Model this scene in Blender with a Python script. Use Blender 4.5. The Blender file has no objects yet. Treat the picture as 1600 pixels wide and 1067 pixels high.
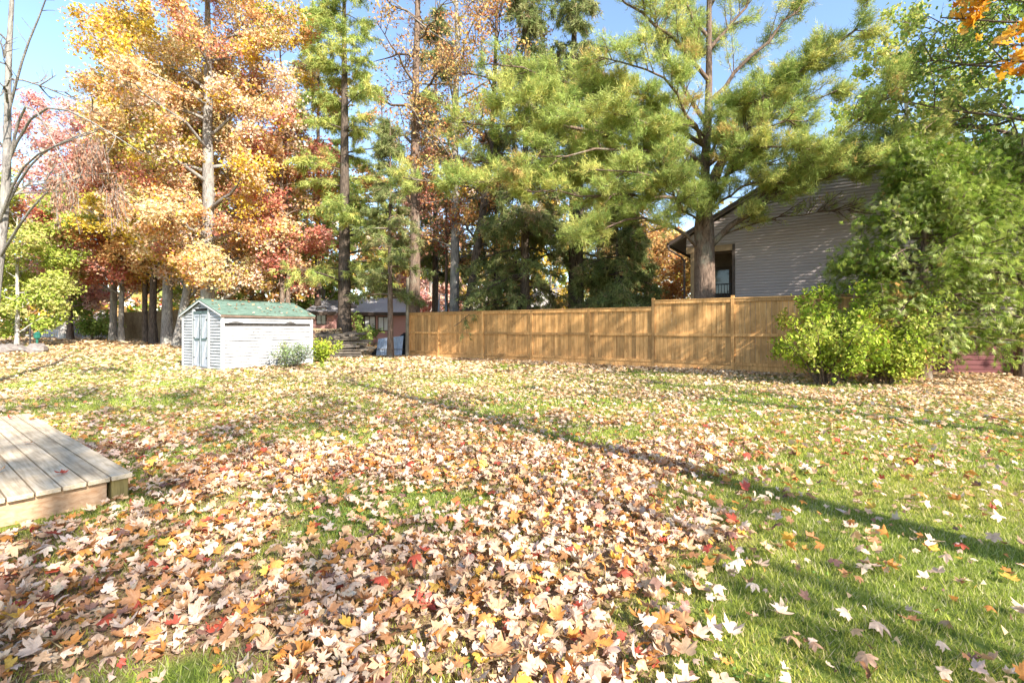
import bpy, math, random
import numpy as np
from mathutils import Vector
R = math.radians
PI = math.pi
random.seed(7)
scene = bpy.context.scene
COL = scene.collection

# ------------------------------------------------------------------ camera, light, exposure
FPX, CX, HY, CAMH = 740.0, 800.0, 512.0, 1.35      # focal length / horizon measured on a 1600 px wide frame
cam_d = bpy.data.cameras.new('camera')
cam = bpy.data.objects.new('camera', cam_d); COL.objects.link(cam)
cam.location = (0, 0, CAMH); cam.rotation_euler = (R(90), 0, 0)
cam_d.sensor_width = 36; cam_d.lens = 36 * FPX / 1600
cam_d.shift_y = -(533.5 - HY) / 1600
cam_d.clip_start = 0.05; cam_d.clip_end = 3000
scene.camera = cam

SUN_EL, SUN_H = R(33), (0.62, -0.785)             # horizontal vector towards the sun
world = bpy.data.worlds.new('World'); scene.world = world; world.use_nodes = True
wn = world.node_tree.nodes; wl = world.node_tree.links
bg = wn['Background']
sky = wn.new('ShaderNodeTexSky'); sky.sky_type = 'NISHITA'; sky.sun_disc = False
sky.sun_elevation = SUN_EL
sky.sun_rotation = math.atan2(SUN_H[0], SUN_H[1])
sky.air_density = 1.0; sky.dust_density = 0.4; sky.ozone_density = 1.6
wl.new(sky.outputs[0], bg.inputs[0]); bg.inputs[1].default_value = 0.15
sd = bpy.data.lights.new('sun', 'SUN'); sd.energy = 5.0; sd.angle = R(0.53); sd.color = (1.0, 0.95, 0.87)
sun = bpy.data.objects.new('sun', sd); COL.objects.link(sun)
sv = Vector((SUN_H[0] * math.cos(SUN_EL), SUN_H[1] * math.cos(SUN_EL), math.sin(SUN_EL)))
sun.rotation_euler = sv.to_track_quat('Z', 'Y').to_euler()
sun.location = (20, -25, 30)
scene.view_settings.view_transform = 'Standard'; scene.view_settings.look = 'None'
scene.view_settings.exposure = 1.42; scene.view_settings.gamma = 1.0
scene.view_settings.use_curve_mapping = False
scene.render.engine = 'CYCLES'
scene.cycles.max_bounces = 8; scene.cycles.transparent_max_bounces = 8
scene.cycles.use_denoising = True
scene.cycles.sample_clamp_indirect = 4

# ------------------------------------------------------------------ helpers
def W(px, py, Y):
    """world point seen at photo pixel (px,py) at depth Y"""
    return np.array([(px - CX) / FPX * Y, Y, CAMH + (HY - py) / FPX * Y])

def sstep(t):
    t = np.clip(t, 0, 1); return t * t * (3 - 2 * t)

def ground_z(x, y):
    x = np.asarray(x, float); y = np.asarray(y, float)
    z = 0.45 * sstep((y - 17) / 13) * sstep((-x - 7) / 7)
    z = z + 0.012 * np.sin(x * 0.9 + 1.3) * np.cos(y * 0.7) + 0.008 * np.sin(x * 2.3 + y * 1.7)
    z = z + 3.0 * sstep((y - 60) / 200)
    return z
def X(px, Y): return (px - CX) / FPX * Y
def gz(x, y): return float(ground_z(x, y))

class VNoise:
    def __init__(s, seed):
        s.g = np.random.default_rng(seed).random((256, 256))
    def one(s, x, y):
        xi = np.floor(x).astype(int); yi = np.floor(y).astype(int)
        fx = sstep(x - xi); fy = sstep(y - yi)
        a = s.g[xi & 255, yi & 255]; b = s.g[(xi + 1) & 255, yi & 255]
        c = s.g[xi & 255, (yi + 1) & 255]; d = s.g[(xi + 1) & 255, (yi + 1) & 255]
        return (a * (1 - fx) + b * fx) * (1 - fy) + (c * (1 - fx) + d * fx) * fy
    def __call__(s, x, y, f=1.0):
        return 0.6 * s.one(x * f + 37, y * f + 11) + 0.28 * s.one(x * f * 2.1 + 5, y * f * 2.1) + 0.12 * s.one(x * f * 4.3, y * f * 4.3 + 9)

def tag(o, label=None, cat=None, group=None, kind=None):
    if label: o['label'] = label
    if cat: o['category'] = cat
    if group: o['group'] = group
    if kind: o['kind'] = kind
    return o
def empty(name, label, cat, loc=(0, 0, 0), rz=0, group=None):
    o = bpy.data.objects.new(name, None); COL.objects.link(o)
    o.location = loc; o.rotation_euler = (0, 0, rz); o.empty_display_size = 0.3
    return tag(o, label, cat, group)
def link(name, me, parent=None, loc=None, rot=None):
    o = bpy.data.objects.new(name, me); COL.objects.link(o)
    if parent is not None: o.parent = parent
    if loc is not None: o.location = loc
    if rot is not None: o.rotation_euler = rot
    return o

def np_mesh(name, V, F, mat, col=None, smooth=False):
    """V (n,3); F (m,k) all faces the same size, or list of such arrays; col (m,3) per face"""
    Fs = F if isinstance(F, list) else [F]
    me = bpy.data.meshes.new(name)
    V = np.asarray(V, np.float32).reshape(-1, 3)
    loops = np.concatenate([f.reshape(-1) for f in Fs]).astype(np.int32)
    sizes = np.concatenate([np.full(len(f), f.shape[1], np.int32) for f in Fs])
    starts = np.concatenate([[0], np.cumsum(sizes)[:-1]]).astype(np.int32)
    me.vertices.add(len(V)); me.vertices.foreach_set('co', V.reshape(-1))
    me.loops.add(len(loops)); me.loops.foreach_set('vertex_index', loops)
    me.polygons.add(len(sizes)); me.polygons.foreach_set('loop_start', starts)
    try: me.polygons.foreach_set('loop_total', sizes)
    except Exception: pass
    if smooth: me.polygons.foreach_set('use_smooth', np.ones(len(sizes), bool))
    me.update(calc_edges=True)
    if col is not None:
        a = me.attributes.new('Col', 'FLOAT_COLOR', 'FACE')
        c = np.ones((len(sizes), 4), np.float32); c[:, :3] = col
        a.data.foreach_set('color', c.reshape(-1))
    me.materials.append(mat)
    return me

class MB:
    def __init__(s): s.v = []; s.f = []
    def add(s, vs, fs):
        n = len(s.v); s.v += [tuple(map(float, p)) for p in vs]; s.f += [tuple(i + n for i in f) for f in fs]
        return s
    def box(s, x0, x1, y0, y1, z0, z1):
        return s.add([(x0, y0, z0), (x1, y0, z0), (x1, y1, z0), (x0, y1, z0), (x0, y0, z1), (x1, y0, z1), (x1, y1, z1), (x0, y1, z1)],
                     [(0, 3, 2, 1), (4, 5, 6, 7), (0, 1, 5, 4), (1, 2, 6, 5), (2, 3, 7, 6), (3, 0, 4, 7)])
    def prism(s, pts, ext):
        n = len(pts); e = np.array(ext, float); a = [np.array(p, float) for p in pts]
        vs = a + [p + e for p in a]
        fs = [tuple(range(n))[::-1], tuple(range(n, 2 * n))] + [(i, (i + 1) % n, n + (i + 1) % n, n + i) for i in range(n)]
        return s.add(vs, fs)
    def beam(s, p, q, w, h, up=(0, 0, 1)):
        p = Vector(p); q = Vector(q); d = (q - p).normalized(); u = Vector(up)
        sd_ = d.cross(u)
        if sd_.length < 1e-4: sd_ = d.cross(Vector((1, 0, 0)))
        sd_.normalize(); u = sd_.cross(d)
        c = [sd_ * a * w / 2 + u * b * h / 2 for a, b in ((-1, -1), (1, -1), (1, 1), (-1, 1))]
        return s.add([p + k for k in c] + [q + k for k in c], [(0, 3, 2, 1), (4, 5, 6, 7), (0, 1, 5, 4), (1, 2, 6, 5), (2, 3, 7, 6), (3, 0, 4, 7)])
    def tube(s, pts, rad, n=8):
        V, F, C = tubes(np.array([pts], float), np.array([rad], float) if np.ndim(rad) else np.full((1, len(pts)), rad), n)
        k = len(pts)
        s.add(V, [tuple(f) for f in F]); b = len(s.v) - len(V)
        s.f.append(tuple(b + i for i in range(n))[::-1]); s.f.append(tuple(b + (k - 1) * n + i for i in range(n)))
        return s
    def build(s, name, mat, parent=None, smooth=False, bevel=0):
        me = bpy.data.meshes.new(name); me.from_pydata(s.v, [], s.f); me.update()
        if smooth: me.polygons.foreach_set('use_smooth', [True] * len(me.polygons))
        me.materials.append(mat)
        o = link(name, me, parent)
        if bevel:
            m = o.modifiers.new('bevel', 'BEVEL'); m.width = bevel; m.segments = 1; m.limit_method = 'ANGLE'
        return o

def norm(a): return a / np.maximum(np.linalg.norm(a, axis=-1, keepdims=True), 1e-9)

def tubes(P, Rr, sides):
    """P (N,K,3) polylines, Rr (N,K) radii -> verts, quads"""
    N, K, _ = P.shape
    T = norm(np.gradient(P, axis=1))
    ref = np.where(np.abs(T[:, :1, 2:3]) > 0.9, np.array([1.0, 0, 0]), np.array([0, 0, 1.0]))
    A = norm(np.cross(T, np.broadcast_to(ref, T.shape))); B = np.cross(T, A)
    an = np.arange(sides) / sides * 2 * PI
    ring = A[:, :, None] * np.cos(an)[None, None, :, None] + B[:, :, None] * np.sin(an)[None, None, :, None]
    V = (P[:, :, None] + ring * Rr[:, :, None, None]).reshape(-1, 3)
    i = np.arange(N)[:, None, None] * K * sides; k = np.arange(K - 1)[None, :, None] * sides
    j = np.arange(sides)[None, None]; j2 = (j + 1) % sides
    F = np.stack([i + k + j, i + k + j2, i + k + sides + j2, i + k + sides + j], -1).reshape(-1, 4)
    return V, F, None

def join(parts):
    Vs, Fs, n = [], [], 0
    for V, F, _ in parts:
        Vs.append(V); Fs.append(F + n); n += len(V)
    return np.concatenate(Vs), np.concatenate(Fs)

# ------------------------------------------------------------------ materials
def mat_new(name):
    m = bpy.data.materials.new(name); m.use_nodes = True
    nt = m.node_tree; nt.nodes.clear()
    out = nt.nodes.new('ShaderNodeOutputMaterial')
    return m, nt, out
def N_(nt, t, **kw):
    n = nt.nodes.new(t)
    for k, v in kw.items(): setattr(n, k, v)
    return n
def ramp(nt, fac, stops):
    r = nt.nodes.new('ShaderNodeValToRGB'); e = r.color_ramp.elements
    while len(e) < len(stops): e.new(0.5)
    for i, (p, c) in enumerate(stops): e[i].position = p; e[i].color = (*c, 1)
    nt.links.new(fac, r.inputs[0]); return r.outputs[0]
def noise(nt, vec, scale, detail=4, rough=0.6, dist=0):
    n = nt.nodes.new('ShaderNodeTexNoise'); n.inputs['Scale'].default_value = scale
    n.inputs['Detail'].default_value = detail; n.inputs['Roughness'].default_value = rough; n.inputs['Distortion'].default_value = dist
    if vec is not None: nt.links.new(vec, n.inputs['Vector'])
    return n.outputs['Fac']
def mapping(nt, scale=(1, 1, 1), rnd=False, src='Object', rot=(0, 0, 0)):
    tc = nt.nodes.new('ShaderNodeTexCoord'); mp = nt.nodes.new('ShaderNodeMapping')
    mp.inputs['Scale'].default_value = scale; mp.inputs['Rotation'].default_value = rot
    nt.links.new(tc.outputs[src], mp.inputs['Vector'])
    if rnd:
        oi = nt.nodes.new('ShaderNodeObjectInfo'); mu = nt.nodes.new('ShaderNodeMath'); mu.operation = 'MULTIPLY'
        mu.inputs[1].default_value = 50; nt.links.new(oi.outputs['Random'], mu.inputs[0])
        nt.links.new(mu.outputs[0], mp.inputs['Location'])
    return mp.outputs[0]
def mixc(nt, fac, a, b, mode='MIX'):
    m = nt.nodes.new('ShaderNodeMix'); m.data_type = 'RGBA'; m.blend_type = mode
    for sock, v in ((m.inputs[0], fac), (m.inputs[6], a), (m.inputs[7], b)):
        if isinstance(v, (int, float)): sock.default_value = v
        elif isinstance(v, tuple): sock.default_value = (*v, 1)
        else: nt.links.new(v, sock)
    return m.outputs[2]
def bump(nt, h, strength=0.3, dist=0.02):
    b = nt.nodes.new('ShaderNodeBump'); b.inputs['Strength'].default_value = strength; b.inputs['Distance'].default_value = dist
    nt.links.new(h, b.inputs['Height']); return b.outputs[0]
def princ(nt, out, col, rough=0.8, nrm=None, spec=0.3, metal=0):
    p = nt.nodes.new('ShaderNodeBsdfPrincipled')
    if isinstance(col, tuple): p.inputs['Base Color'].default_value = (*col, 1)
    else: nt.links.new(col, p.inputs['Base Color'])
    if isinstance(rough, (int, float)): p.inputs['Roughness'].default_value = rough
    else: nt.links.new(rough, p.inputs['Roughness'])
    p.inputs['Specular IOR Level'].default_value = spec; p.inputs['Metallic'].default_value = metal
    if nrm is not None: nt.links.new(nrm, p.inputs['Normal'])
    nt.links.new(p.outputs[0], out.inputs[0]); return p

def leaf_mat(name, trans=0.4, gloss=0.0, veins=False):
    m, nt, out = mat_new(name)
    at = N_(nt, 'ShaderNodeAttribute', attribute_name='Col')
    c = at.outputs['Color']
    if veins:
        nz = noise(nt, mapping(nt, (1, 1, 1), src='Object'), 60, 3, 0.7)
        c = mixc(nt, 1.0, c, ramp(nt, nz, [(0.3, (0.78, 0.72, 0.68)), (0.6, (1.08, 1.06, 1.04))]), 'MULTIPLY')
    d = N_(nt, 'ShaderNodeBsdfDiffuse'); t = N_(nt, 'ShaderNodeBsdfTranslucent'); mx = N_(nt, 'ShaderNodeMixShader')
    nt.links.new(c, d.inputs[0]); nt.links.new(c, t.inputs[0])
    mx.inputs[0].default_value = trans
    nt.links.new(d.outputs[0], mx.inputs[1]); nt.links.new(t.outputs[0], mx.inputs[2])
    last = mx.outputs[0]
    if gloss:
        g = N_(nt, 'ShaderNodeBsdfGlossy'); g.inputs['Roughness'].default_value = 0.45
        m2 = N_(nt, 'ShaderNodeMixShader'); m2.inputs[0].default_value = gloss
        nt.links.new(last, m2.inputs[1]); nt.links.new(g.outputs[0], m2.inputs[2]); last = m2.outputs[0]
    nt.links.new(last, out.inputs[0]); return m

def bark_mat(name, dark, light, lichen=(0.3, 0.32, 0.24), scale=6, lich=0.62):
    m, nt, out = mat_new(name)
    v = mapping(nt, (scale * 2.2, scale * 2.2, scale * 0.35))
    n1 = noise(nt, v, 2.0, 6, 0.7, 0.4)
    v2 = mapping(nt, (1.2, 1.2, 0.8)); n2 = noise(nt, v2, 1.6, 4)
    c = ramp(nt, n1, [(0.35, dark), (0.62, light)])
    c = mixc(nt, ramp(nt, n2, [(lich - 0.07, (0, 0, 0)), (lich + 0.1, (0.7,) * 3)]), c, lichen)
    princ(nt, out, c, 0.95, bump(nt, n1, 0.9, 0.05), 0.15); return m

def wood_mat(name, stops, grain=(9, 9, 0.6), rough=0.75, var=0.35, knots=False, bumpd=0.004):
    m, nt, out = mat_new(name)
    v = mapping(nt, grain, rnd=True)
    n1 = noise(nt, v, 3.0, 6, 0.65, 0.6)
    c = ramp(nt, n1, stops)
    oi = N_(nt, 'ShaderNodeObjectInfo')
    hue = ramp(nt, oi.outputs['Random'], [(0, (1 - var,) * 3), (0.5, (1, 0.97, 0.93)), (1, (1 + var * 0.6, 1 + var * 0.5, 1 + var * 0.4))])
    c = mixc(nt, 1.0, c, hue, 'MULTIPLY')
    n3 = noise(nt, mapping(nt, (1.5, 1.5, 1.1), rnd=True), 2.2, 3)
    c = mixc(nt, 1.0, c, ramp(nt, n3, [(0.3, (0.72, 0.7, 0.68)), (0.6, (1.05, 1.05, 1.05))]), 'MULTIPLY')
    if knots:
        vo = N_(nt, 'ShaderNodeTexVoronoi'); vo.inputs['Scale'].default_value = 3.2
        nt.links.new(mapping(nt, (1.6, 1.6, 0.8), rnd=True), vo.inputs['Vector'])
        c = mixc(nt, ramp(nt, vo.outputs['Distance'], [(0.0, (0.85,) * 3), (0.07, (0.6,) * 3), (0.1, (0, 0, 0))]), c, (0.13, 0.06, 0.025))
    princ(nt, out, c, rough, bump(nt, n1, 0.5, bumpd), 0.2); return m

def flat_mat(name, c, rough=0.7, var=0.15, metal=0, spec=0.3, scale=4):
    m, nt, out = mat_new(name)
    n = noise(nt, mapping(nt), scale, 5, 0.65)
    lo = tuple(k * (1 - var) for k in c); hi = tuple(min(1, k * (1 + var)) for k in c)
    princ(nt, out, ramp(nt, n, [(0.3, lo), (0.7, hi)]), rough, bump(nt, n, 0.2, 0.01), spec, metal); return m

M = {}
M['leaf'] = leaf_mat('foliage', 0.38)
M['needle'] = leaf_mat('needles', 0.33)
M['ground_leaf'] = leaf_mat('dry_leaf', 0.22, 0.02, veins=True)
M['grass'] = leaf_mat('grass_blades', 0.35)
M['bark_dark'] = bark_mat('bark_dark', (0.035, 0.026, 0.02), (0.16, 0.12, 0.09), lich=0.7)
M['bark_brown'] = bark_mat('bark_brown', (0.06, 0.04, 0.03), (0.26, 0.18, 0.13), (0.28, 0.27, 0.2))
M['bark_grey'] = bark_mat('bark_grey', (0.1, 0.09, 0.08), (0.36, 0.32, 0.28), (0.42, 0.4, 0.33), lich=0.55)
M['bark_pale'] = bark_mat('bark_pale', (0.22, 0.19, 0.16), (0.55, 0.5, 0.44), (0.6, 0.58, 0.5), lich=0.55)
M['fence'] = wood_mat('cedar_fence_wood', [(0.3, (0.42, 0.215, 0.075)), (0.5, (0.62, 0.34, 0.125)), (0.72, (0.75, 0.46, 0.20))], (10, 10, 0.5), 0.7, 0.36, True)
M['deck'] = wood_mat('weathered_deck_wood', [(0.3, (0.34, 0.25, 0.16)), (0.5, (0.55, 0.44, 0.30)), (0.75, (0.68, 0.57, 0.43))], (0.7, 14, 14), 0.8, 0.16, bumpd=0.003)
M['deck_red'] = wood_mat('deck_fascia_wood', [(0.3, (0.34, 0.19, 0.10)), (0.55, (0.48, 0.31, 0.19)), (0.8, (0.58, 0.41, 0.27))], (1.2, 6, 14), 0.8, 0.1)
M['deck_green'] = wood_mat('treated_post_wood', [(0.3, (0.2, 0.15, 0.05)), (0.6, (0.36, 0.28, 0.11))], (12, 12, 1), 0.8, 0.1)
M['grey_wood'] = wood_mat('grey_weathered_wood', [(0.3, (0.09, 0.075, 0.06)), (0.55, (0.2, 0.17, 0.14)), (0.8, (0.32, 0.28, 0.23))], (1, 12, 12), 0.85, 0.4)
M['grey_post'] = wood_mat('grey_post_wood', [(0.3, (0.1, 0.085, 0.06)), (0.55, (0.2, 0.175, 0.13)), (0.8, (0.3, 0.27, 0.2))], (12, 12, 1), 0.85, 0.25)
M['log'] = wood_mat('cut_log', [(0.3, (0.2, 0.13, 0.07)), (0.55, (0.4, 0.3, 0.18)), (0.8, (0.55, 0.44, 0.3))], (5, 5, 5), 0.85, 0.45)
def siding_mat(name, c, grime, g0=0.55):
    m, nt, out = mat_new(name)
    n = noise(nt, mapping(nt, (1.2, 1.2, 3.0)), 2.0, 6, 0.7)
    n2 = noise(nt, mapping(nt, (0.6, 0.6, 8)), 5.0, 5, 0.7)
    k = mixc(nt, ramp(nt, n, [(g0, (0, 0, 0)), (g0 + 0.22, (0.85,) * 3)]), c, grime)
    k = mixc(nt, ramp(nt, n2, [(0.62, (0, 0, 0)), (0.75, (0.5,) * 3)]), k, grime)
    princ(nt, out, k, 0.6, bump(nt, n2, 0.15, 0.004), 0.3); return m
M['white_siding'] = siding_mat('white_painted_siding', (0.43, 0.425, 0.42), (0.2, 0.185, 0.165), .47)
M['white_trim'] = siding_mat('white_trim', (0.56, 0.55, 0.53), (0.36, 0.34, 0.31), 0.55)
M['grey_siding'] = siding_mat('grey_vinyl_siding', (0.44, 0.365, 0.33), (0.37, 0.31, 0.285), 0.6)
M['red_siding'] = siding_mat('dark_red_boards', (0.10, 0.014, 0.011), (0.06, 0.014, 0.012), 0.55)
M['pink_siding'] = siding_mat('faded_red_siding', (0.6, 0.31, 0.26), (0.5, 0.27, 0.22), 0.55)
M['shed_gap'] = flat_mat('exposed_sheathing', (0.05, 0.042, 0.035), 0.95, 0.6, scale=16)
M['dark_green'] = flat_mat('dark_green_paint', (0.09, 0.13, 0.125), 0.55, 0.35)
M['door_blue'] = flat_mat('pale_blue_door_panel', (0.38, 0.40, 0.425), 0.6, 0.12)
M['dark_metal'] = flat_mat('dark_metal', (0.03, 0.03, 0.03), 0.45, 0.3)
M['black'] = flat_mat('black_tarp', (0.02, 0.02, 0.02), 0.95, 0.4)
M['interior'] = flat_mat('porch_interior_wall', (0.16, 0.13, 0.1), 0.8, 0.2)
M['brown_trim'] = flat_mat('brown_trim', (0.09, 0.065, 0.05), 0.6, 0.2)
M['post_wood'] = flat_mat('porch_post_wood', (0.4, 0.27, 0.15), 0.7, 0.2)
M['metal_sheet'] = flat_mat('galvanised_sheet', (0.34, 0.39, 0.46), 0.9, 0.2, 0.0, .1)
M['rock'] = flat_mat('field_stone', (0.2, 0.17, 0.15), 0.9, 0.4, scale=7)
M['green_plastic'] = flat_mat('green_plastic', (0.02, 0.12, 0.085), 0.4, 0.1)
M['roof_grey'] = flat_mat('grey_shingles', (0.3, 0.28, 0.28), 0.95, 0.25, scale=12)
M['roof_pale'] = flat_mat('sunlit_grey_shingles', (0.58, 0.54, 0.52), 0.95, 0.2, scale=12)  # lighter copy of the grey shingles, sunlight put into the colour
M['curtain'] = flat_mat('white_window_curtain', (0.75, 0.75, 0.72), 0.8, 0.1)
def glass_mat():
    m, nt, out = mat_new('window_glass')
    princ(nt, out, (0.05, 0.06, 0.07), 0.06, None, 0.8); return m
M['glass'] = glass_mat()
def felt():
    m, nt, out = mat_new('green_roll_roofing')
    n = noise(nt, mapping(nt, (1, 3.2, 1)), 3.0, 6, 0.7, 0.8)
    c = ramp(nt, n, [(0.3, (0.07, 0.11, 0.08)), (0.5, (0.12, 0.18, 0.135)), (0.68, (0.2, 0.27, 0.21))])
    n2 = noise(nt, mapping(nt), 8.0, 5, 0.7)
    n3 = noise(nt, mapping(nt, (1, 0, 0)), 0.7, 1)
    c = mixc(nt, ramp(nt, n2, [(0.58, (0, 0, 0)), (0.63, (0.6,) * 3)]), c, (0.07, 0.12, 0.09))
    princ(nt, out, c, 0.9, bump(nt, n2, 0.5, 0.02), 0.2); return m
M['felt'] = felt()
def ground_mat():
    m, nt, out = mat_new('lawn_soil')
    v = mapping(nt, (1, 1, 1))
    n1 = noise(nt, v, 0.9, 6, 0.65, 0.3); n2 = noise(nt, v, 14, 5, 0.75); n3 = noise(nt, v, 70, 3, 0.7)
    g = ramp(nt, n2, [(0.3, (0.08, 0.11, 0.02)), (0.55, (0.18, 0.22, 0.04)), (0.75, (0.32, 0.31, 0.1))])
    l = ramp(nt, n3, [(0.3, (0.08, 0.05, 0.025)), (0.5, (0.26, 0.17, 0.09)), (0.7, (0.45, 0.34, 0.2))])
    sp = N_(nt, 'ShaderNodeSeparateXYZ'); nt.links.new(v, sp.inputs[0])
    ty = N_(nt, 'ShaderNodeMapRange'); ty.inputs[1].default_value = 7; ty.inputs[2].default_value = 22
    ty.inputs[3].default_value = 0.0; ty.inputs[4].default_value = 0.28; nt.links.new(sp.outputs[1], ty.inputs[0])
    la = N_(nt, 'ShaderNodeAttribute', attribute_name='litter')
    m3 = N_(nt, 'ShaderNodeMath', operation='MULTIPLY'); m3.inputs[1].default_value = .75; nt.links.new(la.outputs['Fac'], m3.inputs[0])
    ad = N_(nt, 'ShaderNodeMath', operation='ADD'); nt.links.new(n1, ad.inputs[0]); nt.links.new(m3.outputs[0], ad.inputs[1])
    c = mixc(nt, ramp(nt, ad.outputs[0], [(0.72, (0, 0, 0)), (0.95, (1, 1, 1))]), g, l)
    princ(nt, out, c, 1.0, bump(nt, n3, 0.6, 0.02), 0.05); return m
M['ground'] = ground_mat()

# ------------------------------------------------------------------ how thick the fallen leaves lie
F0 = (-4.8, 22.2); DL = 4.28; SL, SWD, EZ, PZ = 3.24, 2.5, 1.80, 2.25
vn = VNoise(77); vn2 = VNoise(78)
def leaf_density(x, y):
    xb = np.interp(y, [0, 1.8, 2.57, 4.03, 5.6, 7.8, 12], [.6, .95, 1.25, 2.1, 3.1, 5.0, 11])
    s = sstep((xb - x + (vn(x, y, 1.3) - .5) * 1.4) / .9)
    right = np.interp(y, [0, 4, 6, 8, 10, 13, 16], [.05, .08, .2, .36, .55, .95, 1])
    left = np.interp(y, [0, 4, 6, 8, 12, 20], [1.0, .97, .66, .55, .55, .6])
    # greener patch on the left between the deck and the shed
    gl_ = sstep(1 - np.hypot((x + 6.5) / 4.2, (y - 8.5) / 3.2)); left = left * (1 - .6 * gl_)
    gl2 = sstep(1 - np.hypot((x + 13) / 8.5, (y - 17) / 6.5)); left = left * (1 - .5 * gl2)
    patch = sstep((vn2(x, y, .85) - .36) / .16); patch2 = sstep((vn(x + 9, y, 2.2) - .3) / .2)
    left = left * (.34 + .66 * patch) * (.5 + .5 * patch2)
    d = left * s + right * (1 - s)
    # drift along the fence
    dd = (x - F0[0]) * .549 + (y - F0[1]) * .836
    d = np.maximum(d, .95 * sstep((dd + 1.8) / 1.2) * (x > -6))
    return np.clip(d, 0, 1)
def in_deck(x, y):
    dx, dy = x + 3.02, y - 3.73; a = dx * -.8 + dy * .6; b = dx * -.6 + dy * -.8
    return (a > -.02) & (a < DL) & (b > -.02) & (b < 3.0)
def in_shed(x, y):
    dx, dy = x + 9.24, y - 15.1; a = dx * .518 + dy * .857; b = dx * -.857 + dy * .518
    return (a > -.02) & (a < SL) & (b > -.02) & (b < SWD)

# ------------------------------------------------------------------ the ground
def grid_lines():
    a = np.concatenate([np.arange(-60, -30, 5), np.arange(-30, -14, .5), np.arange(-14, 14, .25), np.arange(14, 30, .5), np.arange(30, 61, 5)])
    xs = np.concatenate([[-600, -300, -150, -90], a, [90, 150, 300, 600]])
    ys = np.concatenate([[-400, -200, -100, -50, -20], np.arange(-10, 0, 1.0), np.arange(0, 24, .25), np.arange(24, 40, 0.5), np.arange(40, 90, 5), [110, 150, 200, 300, 500, 900]])
    return xs, ys
xs, ys = grid_lines()
GX, GY = np.meshgrid(xs, ys, indexing='ij')
V = np.stack([GX, GY, ground_z(GX, GY)], -1).reshape(-1, 3)
nx, ny = len(xs), len(ys)
ii, jj = np.meshgrid(np.arange(nx - 1), np.arange(ny - 1), indexing='ij'); a = ii * ny + jj
F = np.stack([a, a + ny, a + ny + 1, a + 1], -1).reshape(-1, 4)
gme = np_mesh('ground', V, F, M['ground'], smooth=True)
lit = leaf_density(V[:, 0], V[:, 1]); lit = np.where((V[:, 1] > 24) | (V[:, 0] < -22), .55, lit)
ga = gme.attributes.new('litter', 'FLOAT', 'POINT'); ga.data.foreach_set('value', lit.astype(np.float32))
tag(link('ground', gme), 'grassy back yard ground strewn with autumn leaves', None, None, 'structure')

# ------------------------------------------------------------------ white garden shed
SH = math.atan2(.857, .518)
shed = empty('garden_shed', 'small white garden shed with green roof and narrow double doors', 'shed', (-9.24, 15.1, 0), SH)
SL, SWD, EZ, PZ = 3.24, 2.5, 1.80, 2.25
MB().box(0.03, SL - .03, 0.03, SWD - .03, -0.05, EZ - .02).prism([(0.03, .03, EZ - .02), (0.03, SWD - .03, EZ - .02), (0.03, SWD / 2, PZ - .03)], (SL - .06, 0, 0)).build('wall', M['shed_gap'], shed)
rng = np.random.default_rng(3)
cz = 0.098
k = 0; z = 0.03
while z < EZ - 0.01:                    # long side, lapped boards, lower edge proud
    z1 = min(z + cz, EZ - .005)
    gap = 1.36 <= z < 1.45
    if not gap:
        j = rng.normal(0, 0.004)
        for (xa, xb) in ((0.07, SL - .07),):
            MB().prism([(xa, 0.028, z + j), (xa, -0.036, z + j), (xa, 0.004, z1 - .012), (xa, 0.028, z1 - .003)], (xb - xa, 0, 0)).build('plank', M['white_siding'], shed)
    else:                               # the peeled course: a sagging strip hangs below a dark gap
        N = 14; xs_ = np.linspace(.12, SL - .12, N)
        b = MB()
        for i in range(N - 1):
            s0 = .025 * math.sin(xs_[i] * 5.1) + .015 * math.sin(xs_[i] * 13); s1 = .025 * math.sin(xs_[i + 1] * 5.1) + .015 * math.sin(xs_[i + 1] * 13)
            b.prism([(xs_[i], -.036, z - .09 + s0 * .5), (xs_[i + 1], -.036, z - .09 + s1 * .5), (xs_[i + 1], -.05, z - .035 + s1), (xs_[i], -.05, z - .035 + s0)], (0, .01, 0))
        o = b.build('plank', M['white_siding'], shed); o['label'] = 'peeling siding strip sagging below a dark gap'
    z += cz
z = 0.03
D0, D1, DT = 0.80, 1.70, 1.9
while z < PZ - 0.03:                    # door gable
    z1 = min(z + cz, PZ)
    def half(zz): return SWD / 2 - (0 if zz <= EZ else (zz - EZ) / (PZ - EZ) * SWD / 2)
    segs = [(D1 + .07, None), (None, D0 - .07)] if z < DT else [(None, None)]
    for (ya, yb) in segs:
        h0, h1 = half(z), half(z1)
        a0 = ya if ya is not None else SWD / 2 - h0 + .05; a1 = ya if ya is not None else SWD / 2 - h1 + .05
        b0 = yb if yb is not None else SWD / 2 + h0 - .05; b1 = yb if yb is not None else SWD / 2 + h1 - .05
        if ya is not None: b0, b1 = SWD / 2 + h0 - .05, SWD / 2 + h1 - .05
        if yb is not None: a0, a1 = SWD / 2 - h0 + .05, SWD / 2 - h1 + .05
        if b1 - a1 < .02 or b0 - a0 < 0.05: continue
        MB().add([(-.03, a0, z), (-.03, b0, z), (.004, b1, z1 - .003), (.004, a1, z1 - .003), (.028, a0, z), (.028, b0, z), (.028, b1, z1 - .003), (.028, a1, z1 - .003)],
                 [(0, 3, 2, 1), (4, 5, 6, 7), (0, 1, 5, 4), (1, 2, 6, 5), (2, 3, 7, 6), (3, 0, 4, 7)]).build('plank', M['white_siding'], shed)
    z += cz
for (x0, y0) in ((-.032, -.032), (SL - .05, -.032), (-.032, SWD - .05)):
    MB().box(x0, x0 + .085, y0, y0 + .085, 0, EZ - .01).build('corner_trim', M['white_trim'], shed)
z = .03
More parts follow.
